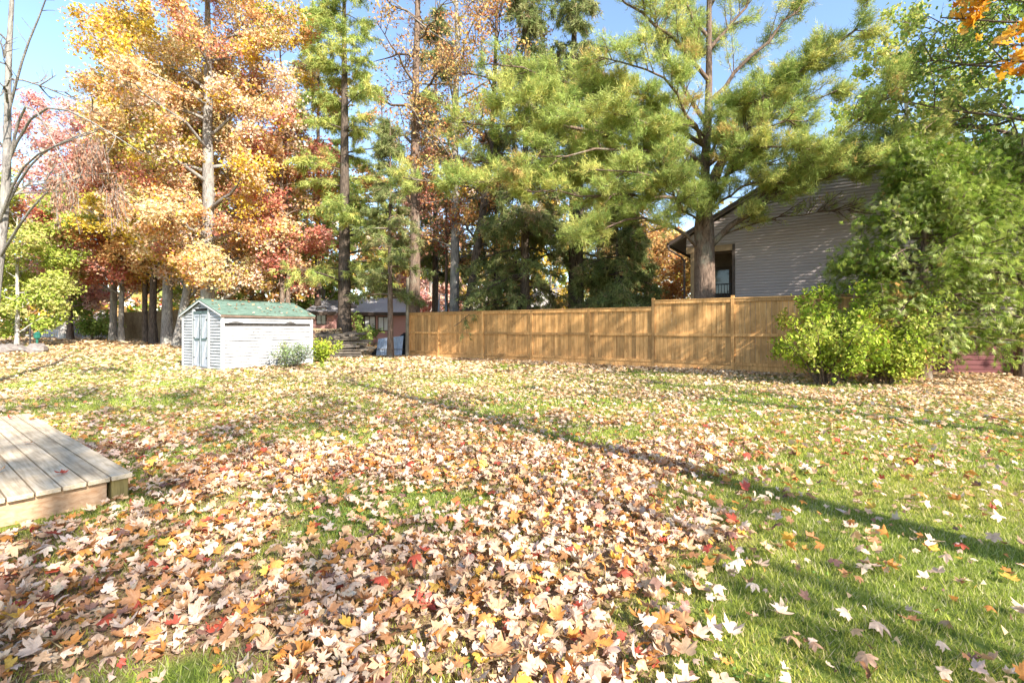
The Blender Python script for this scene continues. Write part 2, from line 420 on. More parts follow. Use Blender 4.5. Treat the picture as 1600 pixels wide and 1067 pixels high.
while z < EZ - .01:                     # back gable and far side, seen only from a step aside
    MB().box(.06, SL - .06, SWD - .025, SWD + .012, z, z + cz - .006).build('plank', M['white_siding'], shed)
    MB().box(SL - .025, SL + .012, .06, SWD - .06, z, z + cz - .006).build('plank', M['white_siding'], shed)
    z += cz
MB().prism([(SL - .02, .06, EZ), (SL - .02, SWD - .06, EZ), (SL - .02, SWD / 2, PZ - .04)], (.03, 0, 0)).build('back_gable', M['white_siding'], shed)
for sgn in (0, 1):                      # roof slopes, a little sag and lap
    ya, yb = (-.10, SWD / 2) if sgn == 0 else (SWD + .10, SWD / 2)
    za = EZ - .03; zb = PZ + .02
    n = 9; b = MB()
    for i in range(n):
        x0 = -.10 + i * (SL + .2) / n; x1 = x0 + (SL + .2) / n
        s0 = -.015 * math.sin(i / n * PI); s1 = -.015 * math.sin((i + 1) / n * PI)
        P = [(x0, ya, za + s0), (x1, ya, za + s1), (x1, yb, zb + s1), (x0, yb, zb + s0)]
        T = [(p[0], p[1], p[2] + .03) for p in P]
        b.add(P + T, [(0, 3, 2, 1), (4, 5, 6, 7), (0, 1, 5, 4), (2, 3, 7, 6)] + ([(3, 0, 4, 7)] if i == 0 else []) + ([(1, 2, 6, 5)] if i == n - 1 else []))
    b.build('roof', M['felt'], shed)
MB().box(-.11, SL + .11, SWD / 2 - .05, SWD / 2 + .05, PZ + .045, PZ + .062).build('ridge_cap', M['felt'], shed)
MB().box(-.09, SL + .09, -.085, -.06, EZ - .11, EZ - .015).build('fascia', flat_mat('fascia_shadow_brown', (0.16, 0.11, 0.08), 0.8, .3), shed)  # the brownish shadow at the eave is put into the fascia colour
for s in (0, 1):
    y_e = -.09 if s == 0 else SWD + .09
    MB().beam((-.095, y_e, EZ - .06), (-.095, SWD / 2, PZ - .02), .02, .045).build('rake_trim', M['white_trim'], shed)
MB().tube([(-.05, SWD / 2, PZ - .2), (-.1, SWD / 2, PZ - .2)], .03, 6).build('lamp', M['dark_metal'], shed)
MB().box(-.05, .02, D0 - .07, D0 - .0, .02, DT + .07).build('door_frame', M['white_trim'], shed)
MB().box(-.05, .02, D1, D1 + .07, .02, DT + .07).build('door_frame', M['white_trim'], shed)
MB().box(-.055, .02, D0, D1, DT - .09, DT).build('lintel', M['dark_green'], shed)
MB().box(-.055, .02, D0, D1, 0.0, 0.05).build('threshold', M['dark_green'], shed)
mid = (D0 + D1) / 2
for (a0, b0, fl) in ((D0 + .008, mid - .012, 0), (mid + .012, D1 - .008, 1)):
    d = MB().box(-.03, .0, a0, b0, .06, DT - .1).build('door', M['door_blue'], shed)
    fr = MB()
    for (p0, p1, q0, q1) in ((a0, a0 + .05, .06, DT - .1), (b0 - .05, b0, .06, DT - .1)):
        fr.box(-.045, -.0305, p0, p1, q0, q1)
    fr.build('door_stile', M['door_blue'], d)
    for zz in (.06, .93, DT - .17): MB().box(-.047, -.0305, a0 + .052, b0 - .052, zz, zz + .07).build('door_rail', M['dark_green'] if zz == .93 else M['door_blue'], d)
    MB().box(-.049, -.0305 - .003, (a0 - .006 if fl == 0 else b0 - .022), (a0 + .022 if fl == 0 else b0 + .006), .06, DT - .1).build('door_edge', M['dark_green'], d)
    for (zl, zh) in ((.14, .92), (1.01, DT - .18)):
        ylo, yhi = (a0 + .07, b0 - .07)
        MB().beam((-.038, ylo, zh), (-.038, yhi, zl), .05, .012, (1, 0, 0)).build('door_brace', M['white_trim'], d)
    MB().box(-.0465, -.0465 + .004, (b0 - .06 if fl == 0 else a0 + .015), (b0 - .015 if fl == 0 else a0 + .06), .06, DT - .1).build('door_edge', M['dark_green'], d)
MB().tube([(-.05, mid - .06, 1.15), (-.09, mid - .06, 1.15), (-.09, mid - .06, 1.28), (-.05, mid - .06, 1.28)], .009, 6).build('handle', M['dark_metal'], shed)
for (x, z) in ((1.0, 1.18), (1.05, 1.0), (.8, .32)):
    MB().box(x, x + .015, -.035, -.02, z, z + .05).build('bracket', M['dark_metal'], shed)
for (xc, hw, hh) in ((.42, .26, .05), (2.35, .22, .06)):
    xx = np.linspace(-1, 1, 9)
    MB().prism([(xc + hw * t, -.034, z_ + .0) for t, z_ in zip(xx, 1.5 + hh * (1 - xx ** 2) + .0)] + [(xc + hw * t, -.034, 1.492) for t in xx[::-1]], (0, .006, 0)).build('torn_edge', M['shed_gap'], shed)
for zz in (.35, 1.0, 1.6):
    for yy in (D0 + .0, D1 - .09): MB().box(-.056, -.05, yy, yy + .09, zz, zz + .03).build('hinge', M['dark_metal'], shed)
MB().box(-1.0, -.05, .55, 1.9, -.03, .035).build('step_slab', M['rock'], shed)

# ------------------------------------------------------------------ cedar board fence
FA = math.atan2(-.549, .836)
F0 = (-4.8, 22.2)
fence = empty('board_fence', 'long new orange cedar board fence with rails and posts across the yard', 'fence', (F0[0], F0[1], 0), FA)
def fs(px):
    u = (px - CX) / FPX
    X = u * 19.05 / (1 + .657 * u); return (X - F0[0]) / .836
posts = [0, fs(685), fs(755), fs(831), fs(921), fs(1021), fs(1145), fs(1272), fs(1272) + 2.4]
plank_meshes = {}
rng = np.random.default_rng(5)
def board_mesh(h, w):
    key = (round(h, 2), round(w, 2))
    if key not in plank_meshes:
        b = MB().box(-w / 2, w / 2, 0, .02, 0, h)
        me = bpy.data.meshes.new('plank'); me.from_pydata(b.v, [], b.f); me.materials.append(M['fence']); plank_meshes[key] = me
    return plank_meshes[key]
for i in range(len(posts) - 1):
    a, b = posts[i], posts[i + 1]; H = 2.07 if i < 5 else 2.29
    n = max(1, round((b - a - .1) / .14)); w = (b - a - .1) / n
    for k in range(n):
        x = a + .05 + (k + .5) * w
        o = link('plank', board_mesh(H - .16, w - .006), fence, (x, .0 + rng.normal(0, .0015), .12 + rng.normal(0, .002)), (0, rng.normal(0, .001), 0))
    for (z0, z1, nm) in ((H - .15, H - .05, 'top_rail'), (1.08, 1.17, 'middle_rail'), (.2, .29, 'bottom_rail')):
        MB().box(a + .052, b - .052, -.045, -.003, z0, z1).build(nm, M['fence'], fence)
        MB().box(a + .052, b - .052, .024, .05, z0, z1).build(nm, M['fence'], fence)
    MB().box(a + .0, b - .0, -.06, .05, H - .045, H - .015).build('fence_cap', M['fence'], fence)
    MB().box(a + .052, b - .052, -.032, -.005, .0, .185).build('kick_board', M['fence'], fence)
for i, a in enumerate(posts):
    H = (2.07 if i < 5 else 2.29) - .02
    extra = .07 if i >= 5 else -.03
    MB().box(a - .048, a + .048, -.055, .045, -.1, H + extra).build('post', M['fence'], fence, bevel=.004)

# grey pole at the fence's end
p = W(636, 558, 21.7)
MB().tube([(p[0], 21.7, -.1), (p[0] + .02, 21.7, 1.8), (p[0] + .03, 21.7, 3.62)], [.085, .08, .07], 10).build('pole', M['grey_post'])
tag(bpy.data.objects['pole'], 'grey weathered wooden pole standing at the open end of the cedar fence', 'pole')

# ------------------------------------------------------------------ grey house beyond the fence
house = empty('grey_house', 'grey lap sided house with gable and dark porch beyond the fence', 'house', (8.86, 19.0, 0), FA)
PKs, PKz, EVs, EVz = 3.3, 7.95, -2.35, 4.95
slope = (PKz - EVz) / (PKs - EVs)
def roof_z(s): return PKz - abs(s - PKs) * slope
SR = 2 * PKs - EVs
MB().box(.02, SR - .5, .03, 9, 0, 4.7).build('wall', M['grey_siding'], house)
MB().prism([(EVs + .55, .03, 4.72), (SR - .5, .03, 4.72), (SR - .5, .03, roof_z(SR - .5) - .15), (PKs, .03, PKz - .15), (EVs + .55, .03, roof_z(EVs + .55) - .15)], (0, 8.9, 0)).build('gable_wall', M['grey_siding'], house)
z = .3; ex = .115
while z < PKz - .3:
    z1 = z + ex
    zz = z1 + .12
    if zz > EVz: lo = PKs - (PKz - zz) / slope; hi = PKs + (PKz - zz) / slope
    else: lo, hi = EVs + .55, SR - .5
    lo = max(lo, EVs + .55); hi = min(hi, SR - .5)
    if z < 4.68: lo = .08
    if hi - lo > .1:
        MB().prism([(lo, .028, z), (lo, -.02, z), (lo, .014, z1 - .004), (lo, .028, z1 - .004)], (hi - lo, 0, 0)).build('plank', M['grey_siding'], house)
    z += ex
MB().box(-.02, .075, -.03, .08, 0, 4.7).build('corner_trim', M['brown_trim'], house)
MB().box(EVs + .55, -.0, -.02, .14, 4.46, 4.70).build('porch_beam', M['post_wood'], house)
MB().box(EVs + .72, EVs + .88, -.01, .15, 0, 4.455).build('porch_post', M['post_wood'], house, bevel=.01)
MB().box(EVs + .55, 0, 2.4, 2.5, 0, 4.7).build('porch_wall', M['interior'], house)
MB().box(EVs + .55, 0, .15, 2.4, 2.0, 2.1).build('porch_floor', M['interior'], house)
MB().box(-.9, -.06, .14, .19, 3.1, 3.15).build('porch_rail', M['dark_metal'], house)
for x in np.arange(-1.45, -.05, .11): MB().box(x, x + .02, .155, .175, 2.1, 3.1).build('baluster', M['dark_metal'], house)
dr = MB().box(-1.2, -.4, 2.35, 2.395, 2.1, 4.1).build('door', M['brown_trim'], house)
MB().box(-1.1, -.5, 2.34, 2.349, 2.9, 3.95).build('pane', M['glass'], dr)
for (sa, sb) in ((EVs - .12, PKs), (SR + .12, PKs)):
    sg = 1 if sa < sb else -1
    za, zb = roof_z(sa), PKz
    MB().prism([(sa, -.16, za), (sb, -.16, zb), (sb, -.16, zb + .1), (sa, -.16, za + .1)], (0, 9.9, 0)).build('roof', M['roof_grey'], house)
    MB().prism([(sa, -.19, za - .06), (sb, -.19, zb - .06), (sb, -.19, zb + .11), (sa, -.19, za + .11)], (0, .028, 0)).build('rake_board', M['brown_trim'], house)
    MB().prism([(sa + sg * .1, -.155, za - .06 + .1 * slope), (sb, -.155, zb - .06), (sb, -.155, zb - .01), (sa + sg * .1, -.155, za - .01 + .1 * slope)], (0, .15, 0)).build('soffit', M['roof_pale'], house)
gx = EVs - .13
MB().box(gx - .1, gx, -.15, 9.3, EVz - .13, EVz - .0).build('gutter', M['brown_trim'], house)
MB().tube([(gx - .02, -.3, EVz - .12), (gx + .05, -.28, EVz - .3), (gx + .5, -.1, EVz - .62), (gx + .62, -.06, EVz - .8), (gx + .62, -.06, .2)], .045, 8).build('downspout', M['brown_trim'], house)

# low dark red board wall, right of the cedar
rw = empty('red_board_wall', 'low dark red lapped board wall behind the cedar tree', 'wall', (11.2, 14.0, 0), R(-4))
MB().box(0, 6, .03, .3, 0, .84).build('core', M['red_siding'], rw)
for k in range(6):
    z0 = .0 + k * .14
    MB().prism([(0, .028, z0), (0, -.01, z0), (0, .012, z0 + .135), (0, .028, z0 + .135)], (6, 0, 0)).build('plank', M['red_siding'], rw)
MB().box(-.02, 6.02, -.03, .33, .843, .88).build('cap', M['red_siding'], rw)

# ------------------------------------------------------------------ distant houses
def cottage(name, label, px0, px1, Y, y_eave, y_ridge, wallm, roofm, wins, depth=7, gable=None):
    X0 = (px0 - CX) / FPX * Y; X1 = (px1 - CX) / FPX * Y
    ze = CAMH + (HY - y_eave) / FPX * Y; zr = CAMH + (HY - y_ridge) / FPX * (Y + depth / 2)
    h = empty(name, label, 'house', (X0, Y, 0)); L = X1 - X0
    MB().box(0, L, 0, depth, 0, ze).build('wall', wallm, h)
    zz = .4
    b = MB()
    while zz < ze - .1: b.prism([(0, -.002, zz), (0, -.03, zz), (0, -.004, zz + .2)], (L, 0, 0)); zz += .21
    tag(b.build('siding', wallm, h), kind='stuff')
    MB().prism([(-.4, -.5, ze - .1), (L + .4, -.5, ze - .1), (L + .4, depth / 2, zr), (-.4, depth / 2, zr)], (0, 0, .15)).build('roof', roofm, h)
    MB().prism([(-.4, depth + .5, ze - .1), (L + .4, depth + .5, ze - .1), (L + .4, depth / 2, zr), (-.4, depth / 2, zr)], (0, 0, .15)).build('roof', roofm, h)
    MB().prism([(0, 0, ze), (0, depth, ze), (0, depth / 2, zr)], (L, 0, 0)).build('gable', wallm, h)
    MB().box(-.42, L + .42, -.56, -.51, ze - .22, ze + .03).build('fascia', M['brown_trim'], h)
    for (w0, w1, t, bt, mt) in wins:
        a = (w0 - CX) / FPX * Y - X0; c = (w1 - CX) / FPX * Y - X0
        zt = CAMH + (HY - t) / FPX * Y; zb = CAMH + (HY - bt) / FPX * Y
        wn_ = MB().box(a - .07, c + .07, -.07, -.032, zb - .07, zt + .07).build('window', M['brown_trim'], h)
        m_ = (a + c) / 2
        MB().box(a, m_ - .03, -.085, -.072, zb, zt).build('pane', mt, wn_)
        MB().box(m_ + .03, c, -.085, -.072, zb, zt).build('pane', mt, wn_)
    return h
h1 = cottage('cottage', 'faded red cottage with white windows seen between trunks behind the lumber pile', 519, 640, 36, 489, 468, M['pink_siding'], M['roof_pale'],
             [(570, 586, 495, 516, M['curtain']), (592, 608, 496, 516, M['curtain'])])
MB().box(.9, 2.0, -.06, -.032, .2, 2.3).build('door', flat_mat('salmon_door', (0.6, 0.36, 0.25), .7, .1), h1)
MB().box(2.3, 2.55, -.25, -.06, .2, 2.3).build('shutter', M['brown_trim'], h1)
cottage('cottage', 'dark gabled cottage wing with pale window left of the dark pine trunk', 488, 521, 33, 488, 472, M['pink_siding'], M['roof_grey'],
        [(496, 509, 482, 506, M['glass'])], 5)
cottage('bungalow', 'low bungalow with light grey roof showing just above the fence top', 650, 742, 42, 484, 458, M['grey_siding'], M['roof_pale'], [])
cottage('bungalow', 'grey roofed bungalow behind the spruce trunks above the fence', 800, 890, 44, 480, 452, M['grey_siding'], M['roof_pale'], [])
cottage('bungalow', 'white bungalow with pale roof beyond the wire fence behind the maples', 62, 142, 46, 505, 487, M['white_siding'], M['roof_pale'],
        [(70, 80, 519, 530, M['glass']), (112, 134, 512, 526, M['glass'])])
cottage('bungalow', 'pale bluish bungalow glimpsed behind the yellow green tree', -60, 20, 50, 522, 505, M['door_blue'], M['roof_grey'], [])

# ------------------------------------------------------------------ fences and clutter at the back left
def picket(name, label, p0, p1, Y0, Y1, h, mat, pitch, w, cat='fence'):
    A = W(p0, 512, Y0); B = W(p1, 512, Y1)
    L = math.hypot(B[0] - A[0], B[1] - A[1]); an = math.atan2(B[1] - A[1], B[0] - A[0])
    r = empty(name, label, cat, (A[0], A[1], gz(A[0], A[1])), an)
    b = MB(); rg = np.random.default_rng(int(L * 10)); x = 0
    while x < L:
        hh = h + rg.normal(0, .02); b.box(x, x + w, 0, .02, 0, hh); x += pitch
    tag(b.build('slats', mat, r), kind='stuff')
    for z in (h * .25, h * .8): MB().box(0, L, .022, .06, z, z + .07).build('rail', mat, r)
    x = 0
    while x <= L + .01: MB().box(x - .05, x + .05, .02, .12, -.1, h).build('post', mat, r); x += L / max(1, round(L / 2.4))
picket('board_fence', 'old grey brown vertical board fence behind the maple trunks', 190, 300, 37, 31, 2.1, M['log'], .15, .14)
picket('picket_fence', 'low white picket fence at the far end of the lawn', 60, 96, 41, 41, .75, M['white_trim'], .16, .09)
# chain-link fence
A = W(58, 512, 38); B = W(200, 512, 38)
cl = empty('wire_fence', 'grey chain link fence on thin posts under the red maple', 'fence', (A[0], 38, gz(A[0], 38)))
L = B[0] - A[0]
for k in range(5): MB().tube([(k * L / 4, 0, -.1), (k * L / 4, 0, 1.35)], .03, 6).build('post', M['metal_sheet'], cl)
MB().tube([(0, 0, 1.3), (L, 0, 1.3)], .022, 6).build('rail', M['metal_sheet'], cl)
b = MB()
for i in range(int(L / .12)):
    for sg in (1, -1):
        x = i * .12; x1 = x + sg * 1.2
        if 0 <= x1 <= L: b.beam((x, 0, .05), (x1, 0, 1.25), .006, .006, (0, 1, 0))
tag(b.build('wire_mesh', M['metal_sheet'], cl), kind='stuff')

# rocks and post near the left edge
def rock(px, py, Y, r, label, name='rock', flat=.65, seed=0):
    rg = np.random.default_rng(seed + 100)
    p = W(px, py, Y)
    n, m_ = 9, 7; vs = []; fsx = []
    for i in range(m_):
        th = PI * i / (m_ - 1)
        for j in range(n):
            ph = 2 * PI * j / n; rr = 1.25 * r * (1 + rg.normal(0, .13))
            vs.append((rr * math.sin(th) * math.cos(ph), rr * math.sin(th) * math.sin(ph), rr * math.cos(th) * flat))
    for i in range(m_ - 1):
        for j in range(n): fsx.append((i * n + j, (i + 1) * n + j, (i + 1) * n + (j + 1) % n, i * n + (j + 1) % n))
    o = MB().add(vs, fsx).build(name, M['rock'], smooth=False)
    o.location = (p[0], Y, gz(p[0], Y) + r * flat * .5); o.rotation_euler = (0, 0, rg.random() * 6)
    return tag(o, label, 'rock', 'rocks at the left end of the lawn')
for i, (px, Y, r, lb) in enumerate(((57, 22.5, .36, 'largest pale white rock right of the dark steel post'), (43, 22.8, .2, 'small brown rock between the pale rock and the stone heap'),
                                 (28, 22.6, .3, 'grey rounded rock in the heap at the thin white trunk'), (14, 22.3, .34, 'brownish rock in the heap left of the thin white trunk'),
                                 (2, 22.8, .3, 'outermost grey rock of the heap, cut by the picture edge'))):
    rock(px, 540, Y, r, lb, seed=i)
p = W(47, 512, 23.5)
pp = MB().tube([(p[0], 23.5, 0), (p[0], 23.5, 1.45)], .035, 6).build('steel_post', M['dark_metal']); tag(pp, 'thin dark steel post beside the green lantern', 'post')
p = W(58, 512, 24.5); g0 = gz(p[0], 24.5)
gl = empty('garden_lantern', 'small green garden lantern on a short stem beyond the pale rock', 'lantern', (p[0], 24.5, g0))
MB().tube([(0, 0, 0), (0, 0, .15), (0, 0, .5)], [.16, .05, .05], 8).build('stem', M['green_plastic'], gl)
MB().tube([(0, 0, .5), (0, 0, .55), (0, 0, .75)], [.08, .14, .14], 8).build('body', M['green_plastic'], gl)
MB().tube([(0, 0, .755), (0, 0, .86)], [.17, .05], 8).build('cap', M['green_plastic'], gl)

# lumber pile, firewood, sheets
rng = np.random.default_rng(11)
lp = empty('lumber_pile', 'heap of grey weathered planks and beams stacked beside the shed shrub', 'lumber pile', (-7.75, 21.6, 0), R(-12))
for k in range(9):
    z = .12 + k * .115
    for j in range(2):
        ln = 2.5 * rng.uniform(.75, 1.08); th = rng.uniform(.05, .1); xo = rng.normal(0, .12); yo = -.25 + j * .45 + rng.normal(0, .05); t = rng.normal(0, .035)
        MB().beam((-ln / 2 + xo, yo, z + t), (ln / 2 + xo, yo + rng.normal(0, .08), z - t), rng.uniform(.14, .22), th).build('plank', M['grey_wood'], lp)
for x in (-1.0, -.1, .6): MB().box(x, x + .14, -.5, .45, 0, .07).build('bearer', M['grey_wood'], lp)
for k in range(5):
    x = -1.0 + k * .42; MB().beam((x, -.45, .98 + rng.normal(0, .04)), (x + rng.normal(0, .2), .5, 1.1 + rng.normal(0, .04)), .12, .12).build('beam', M['grey_wood'], lp)
fw = empty('firewood_stack', 'stack of split firewood between the shed and the dark pine trunk', 'firewood', tuple(W(486, 512, 23.2)[:2]) + (0,), 0)
for r_ in range(9):
    for c_ in range(11):
        if r_ > 6 and rng.random() < .3: continue
        x = c_ * .135 + (r_ % 2) * .06; z = .09 + r_ * .145; rr = rng.uniform(.055, .078)
        MB().tube([(x, -.2 + rng.normal(0, .03), z), (x, .25, z + rng.normal(0, .01))], rr, random.choice((5, 6, 7))).build('log', M['log'], fw)
p = W(604, 553, 22.0)
ms = empty('metal_sheet', 'blue grey ribbed metal sheet leaning behind the slim trunk', 'metal sheet', (p[0], 22.4, 0), R(-4))
b = MB(); n = 24
for i in range(n):
    x0 = -.62 + i * 1.24 / n; x1 = x0 + 1.24 / n; o0 = .02 * (i % 2); o1 = .02 * ((i + 1) % 2)
    top = lambda x: .82 + (x + .6) * .12
    b.add([(x0, o0, 0), (x1, o1, 0), (x1, o1 + .3, top(x1)), (x0, o0 + .3, top(x0)), (x0, o0 + .01, 0), (x1, o1 + .01, 0), (x1, o1 + .31, top(x1)), (x0, o0 + .31, top(x0))],
          [(0, 1, 2, 3), (7, 6, 5, 4), (3, 2, 6, 7)] + ([(0, 3, 7, 4)] if i == 0 else []) + ([(1, 5, 6, 2)] if i == n - 1 else []))
b.build('sheet', M['metal_sheet'], ms); MB().box(-.62, .66, .1, .14, .3, .34).build('batten', M['grey_wood'], ms)
tp = empty('covered_heap', 'black tarpaulin draped over a heap beside the fence end', 'tarpaulin', (W(615, 512, 23.2)[0], 23.3, 0))
N = 12; vs = []; fsx = []; rg = np.random.default_rng(4)
for i in range(N):
    for j in range(N):
        x = -1.0 + 2.0 * i / (N - 1); y = -.6 + 1.2 * j / (N - 1)
        e = min(1, 2.2 * (1 - max(abs(x) / 1.0, abs(y) / .6)))
        vs.append((x, y, (.62 + .95 * max(0, x) + rg.normal(0, .06)) * max(0, e) ** .8))
for i in range(N - 1):
    for j in range(N - 1): fsx.append((i * N + j, (i + 1) * N + j, (i + 1) * N + j + 1, i * N + j + 1))
MB().add(vs, fsx).build('tarp', M['black'], tp, smooth=True)
p = W(691, 512, 26)
ld = empty('step_ladder', 'pale aluminium step ladder top poking above the fence', 'ladder', (p[0], 26, 0), R(15))
for sx in (-.22, .22):
    MB().beam((sx * 1.4, -.6, 0), (sx * .7, 0, 3.15), .06, .03).build('rail', M['metal_sheet'], ld)
    MB().beam((sx * 1.4, .6, 0), (sx * .7, .04, 3.15), .05, .03).build('rail', M['metal_sheet'], ld)
for k in range(10):
    t = (k + .5) / 10.5; MB().box(-.22 * (1.4 - .7 * t), .22 * (1.4 - .7 * t), -.6 + .6 * t - .04, -.6 + .6 * t + .04, 3.15 * t, 3.15 * t + .03).build('rung', M['metal_sheet'], ld)
MB().box(-.2, .2, -.1, .12, 3.151, 3.2).build('ladder_cap', M['door_blue'], ld)

# ------------------------------------------------------------------ deck, lower left
DKA = math.atan2(.6, -.8)       # local +X runs along the boards, away from the corner
deck = empty('wooden_deck', 'low weathered wooden deck platform with reddish front board', 'deck', (-3.02, 3.73, 0), DKA)
DL, DZ, bw = 4.28, .21, .138
for k in range(22):             # local +Y of this frame points (-.6,-.8)
    y0 = k * bw - .02
    MB().box(-.03 + (rng.random() - .5) * .008, DL, y0, y0 + bw - .009, DZ - .036, DZ + (rng.random() - .5) * .003).build('plank', M['deck'], deck, bevel=.004)
MB().box(.02, .06, .13, 3.0, .005, DZ - .038).build('front_board', M['deck_red'], deck)
MB().box(.0, .105, .0, .105, -.02, DZ - .037).build('post', M['deck_green'], deck, bevel=.004)
MB().box(.11, DL - .02, .015, .05, .02, DZ - .038).build('side_board', M['deck_red'], deck)
MB().box(DL - .05, DL - .02, .06, 3.0, .02, DZ - .038).build('back_board', M['deck_red'], deck)

# ------------------------------------------------------------------ tree machinery
def bez(P0, P1, P2, K):
    t = np.linspace(0, 1, K)[None, :, None]
    return (1 - t) ** 2 * P0[:, None] + 2 * t * (1 - t) * P1[:, None] + t * t * P2[:, None]
def resample(pts, K):
    pts = np.asarray(pts, float); d = np.r_[0, np.cumsum(np.linalg.norm(np.diff(pts, axis=0), axis=1))]
    t = np.linspace(0, d[-1], K)
    k = np.stack([np.interp(t, d, pts[:, i]) for i in range(3)], -1)
    for _ in range(2): k[1:-1] = (k[:-2] + 2 * k[1:-1] + k[2:]) / 4
    return k
def rand_dirs(rng, n): return norm(rng.normal(size=(n, 3)))
def sub(rng, P, n, t0, t1, length, spread, up, curve, K, taper=.55, flat=0.0):
    """n children on each of the polylines P (N,K0,3) -> (N*n,K,3), and t of each start"""
    N, K0, _ = P.shape
    t = rng.uniform(t0, t1, (N, n)) * (K0 - 1); i = np.minimum(t.astype(int), K0 - 2); f = (t - i)[..., None]
    idx = np.arange(N)[:, None]
    S = P[idx, i] * (1 - f) + P[idx, i + 1] * f; T = norm(P[idx, i + 1] - P[idx, i])
    r = rng.normal(size=(N, n, 3)); r[..., 2] *= (1 - flat)
    r = r - (r * T).sum(-1, keepdims=True) * T; r = norm(r)
    D = norm(T * (1 - spread) + r * spread + np.array([0, 0, up]))
    Lp = np.linalg.norm(P[:, -1] - P[:, 0], axis=-1)[:, None]
    Ls = (length * Lp if length < 0 else length) if False else length
    tt = t / (K0 - 1)
    Ln = Ls * rng.uniform(.55, 1.15, (N, n)) * (1 - (1 - taper) * tt)
    S = S.reshape(-1, 3); D = D.reshape(-1, 3); Ln = Ln.reshape(-1, 1)
    mid_ = S + D * Ln * .5 + rng.normal(0, .06, S.shape) * Ln
    end = S + D * Ln + np.array([0, 0, curve]) * Ln
    return bez(S, mid_, end, K)
def leaf_quads(rng, C, size, N_bias=(0.3, -0.4, 0.5), var=.35, asp=.75, axis=None):
    n = len(C); nm = norm(rng.normal(size=(n, 3)) + np.array(N_bias))
    a = rand_dirs(rng, n) if axis is None else axis
    a = norm(a - (a * nm).sum(-1, keepdims=True) * nm); b = np.cross(nm, a)
    s = (size * rng.uniform(1 - var, 1 + var, n))[:, None]
    fold = nm * s * rng.uniform(-.18, .18, n)[:, None]
    V = np.stack([C - a * s * .5, C + b * s * asp * .5 + fold + a * s * .05, C + a * s * .55, C - b * s * asp * .5 + fold + a * s * .05], 1).reshape(-1, 3)
    F = (np.arange(n)[:, None] * 4 + np.arange(4)[None])
    return V, F
def leaf_tris(rng, C, size):
    n = len(C); nm = norm(rng.normal(size=(n, 3)) + np.array((.3, -.4, .5))); a = rand_dirs(rng, n); a = norm(a - (a * nm).sum(-1, keepdims=True) * nm); b = np.cross(nm, a)
    s = (size * rng.uniform(.6, 1.35, n))[:, None]
    V = np.stack([C - a * s * .5 - b * s * rng.uniform(.2, .5, (n, 1)), C + a * s * rng.uniform(.4, .7, (n, 1)), C - a * s * .3 + b * s * .55], 1).reshape(-1, 3)
    return V, np.arange(3 * n).reshape(-1, 3)
def sample_on(rng, P, n, t0=.2, t1=1.0):
    N, K, _ = P.shape
    w = rng.integers(0, N, n); t = rng.uniform(t0, t1, n) * (K - 1); i = np.minimum(t.astype(int), K - 2); f = (t - i)[:, None]
    return P[w, i] * (1 - f) + P[w, i + 1] * f, norm(P[w, i + 1] - P[w, i]), w
def pal_pick(rng, pal, n, key=None):
    """colours with clumps: key (n,) groups leaves that share a dominant colour"""
    pal = np.array(pal, float); cols = pal[:, :3]; w = pal[:, 3] / pal[:, 3].sum()
    own = rng.choice(len(pal), n, p=w)
    if key is not None:
        kk = rng.choice(len(pal), int(key.max()) + 1, p=w)[key]
        own = np.where(rng.random(n) < .6, kk, own)
    c = cols[own] * rng.uniform(.72, 1.2, (n, 1)) * rng.uniform(.93, 1.07, (n, 3))
    return np.clip(c, 0, .9)

PAL = {
 'peach': [(.74, .48, .26, 4), (.76, .60, .30, 4), (.70, .47, .06, 4), (.66, .34, .14, 2), (.6, .24, .16, 1.0), (.76, .58, .44, 2.6), (.44, .42, .08, .9)],
 'gold': [(.70, .50, .07, 6), (.74, .6, .26, 4), (.58, .40, .05, 3), (.64, .36, .12, 1.2), (.74, .6, .46, 1.5), (.38, .38, .06, 1)],
 'pink': [(.66, .33, .28, 4), (.72, .48, .40, 4), (.64, .34, .19, 2), (.54, .15, .12, 1.2), (.74, .56, .42, 3)],
 'red': [(.60, .2, .14, 3.4), (.66, .32, .24, 3.4), (.68, .38, .18, 2.6), (.48, .1, .08, 1.0), (.66, .48, .28, 2.2)],
 'orange': [(.62, .33, .12, 4), (.64, .41, .17, 3), (.52, .2, .08, 2), (.58, .44, .14, 2), (.36, .34, .08, 1)],
 'ygreen': [(.42, .47, .09, 4), (.52, .52, .16, 3), (.3, .38, .06, 3), (.56, .48, .16, 1)],
 'green': [(.19, .28, .05, 4), (.28, .36, .08, 3), (.37, .43, .12, 2.4), (.42, .38, .12, 1)],
 'shrub': [(.38, .46, .05, 5), (.47, .51, .1, 3), (.27, .36, .04, 3), (.5, .4, .08, .7), (.45, .24, .08, .25)],
 'pine': [(.38, .45, .12, 4), (.49, .54, .16, 3.8), (.26, .34, .09, 1.8), (.62, .59, .17, 2.4), (.60, .42, .15, .4)],
 'spruce': [(.2, .24, .085, 4), (.28, .31, .11, 3), (.36, .36, .15, 1.8), (.36, .27, .15, .9)],
 'cedar': [(.22, .29, .045, 4), (.34, .40, .08, 3.4), (.50, .54, .2, 2.2), (.12, .18, .025, 3), (.55, .33, .1, .15)],
 'brown': [(.42, .24, .15, 4), (.58, .36, .25, 3), (.3, .16, .1, 2)],
 'silver': [(.42, .46, .38, 4), (.5, .52, .47, 2), (.24, .33, .12, 3), (.36, .4, .18, 2)],
}
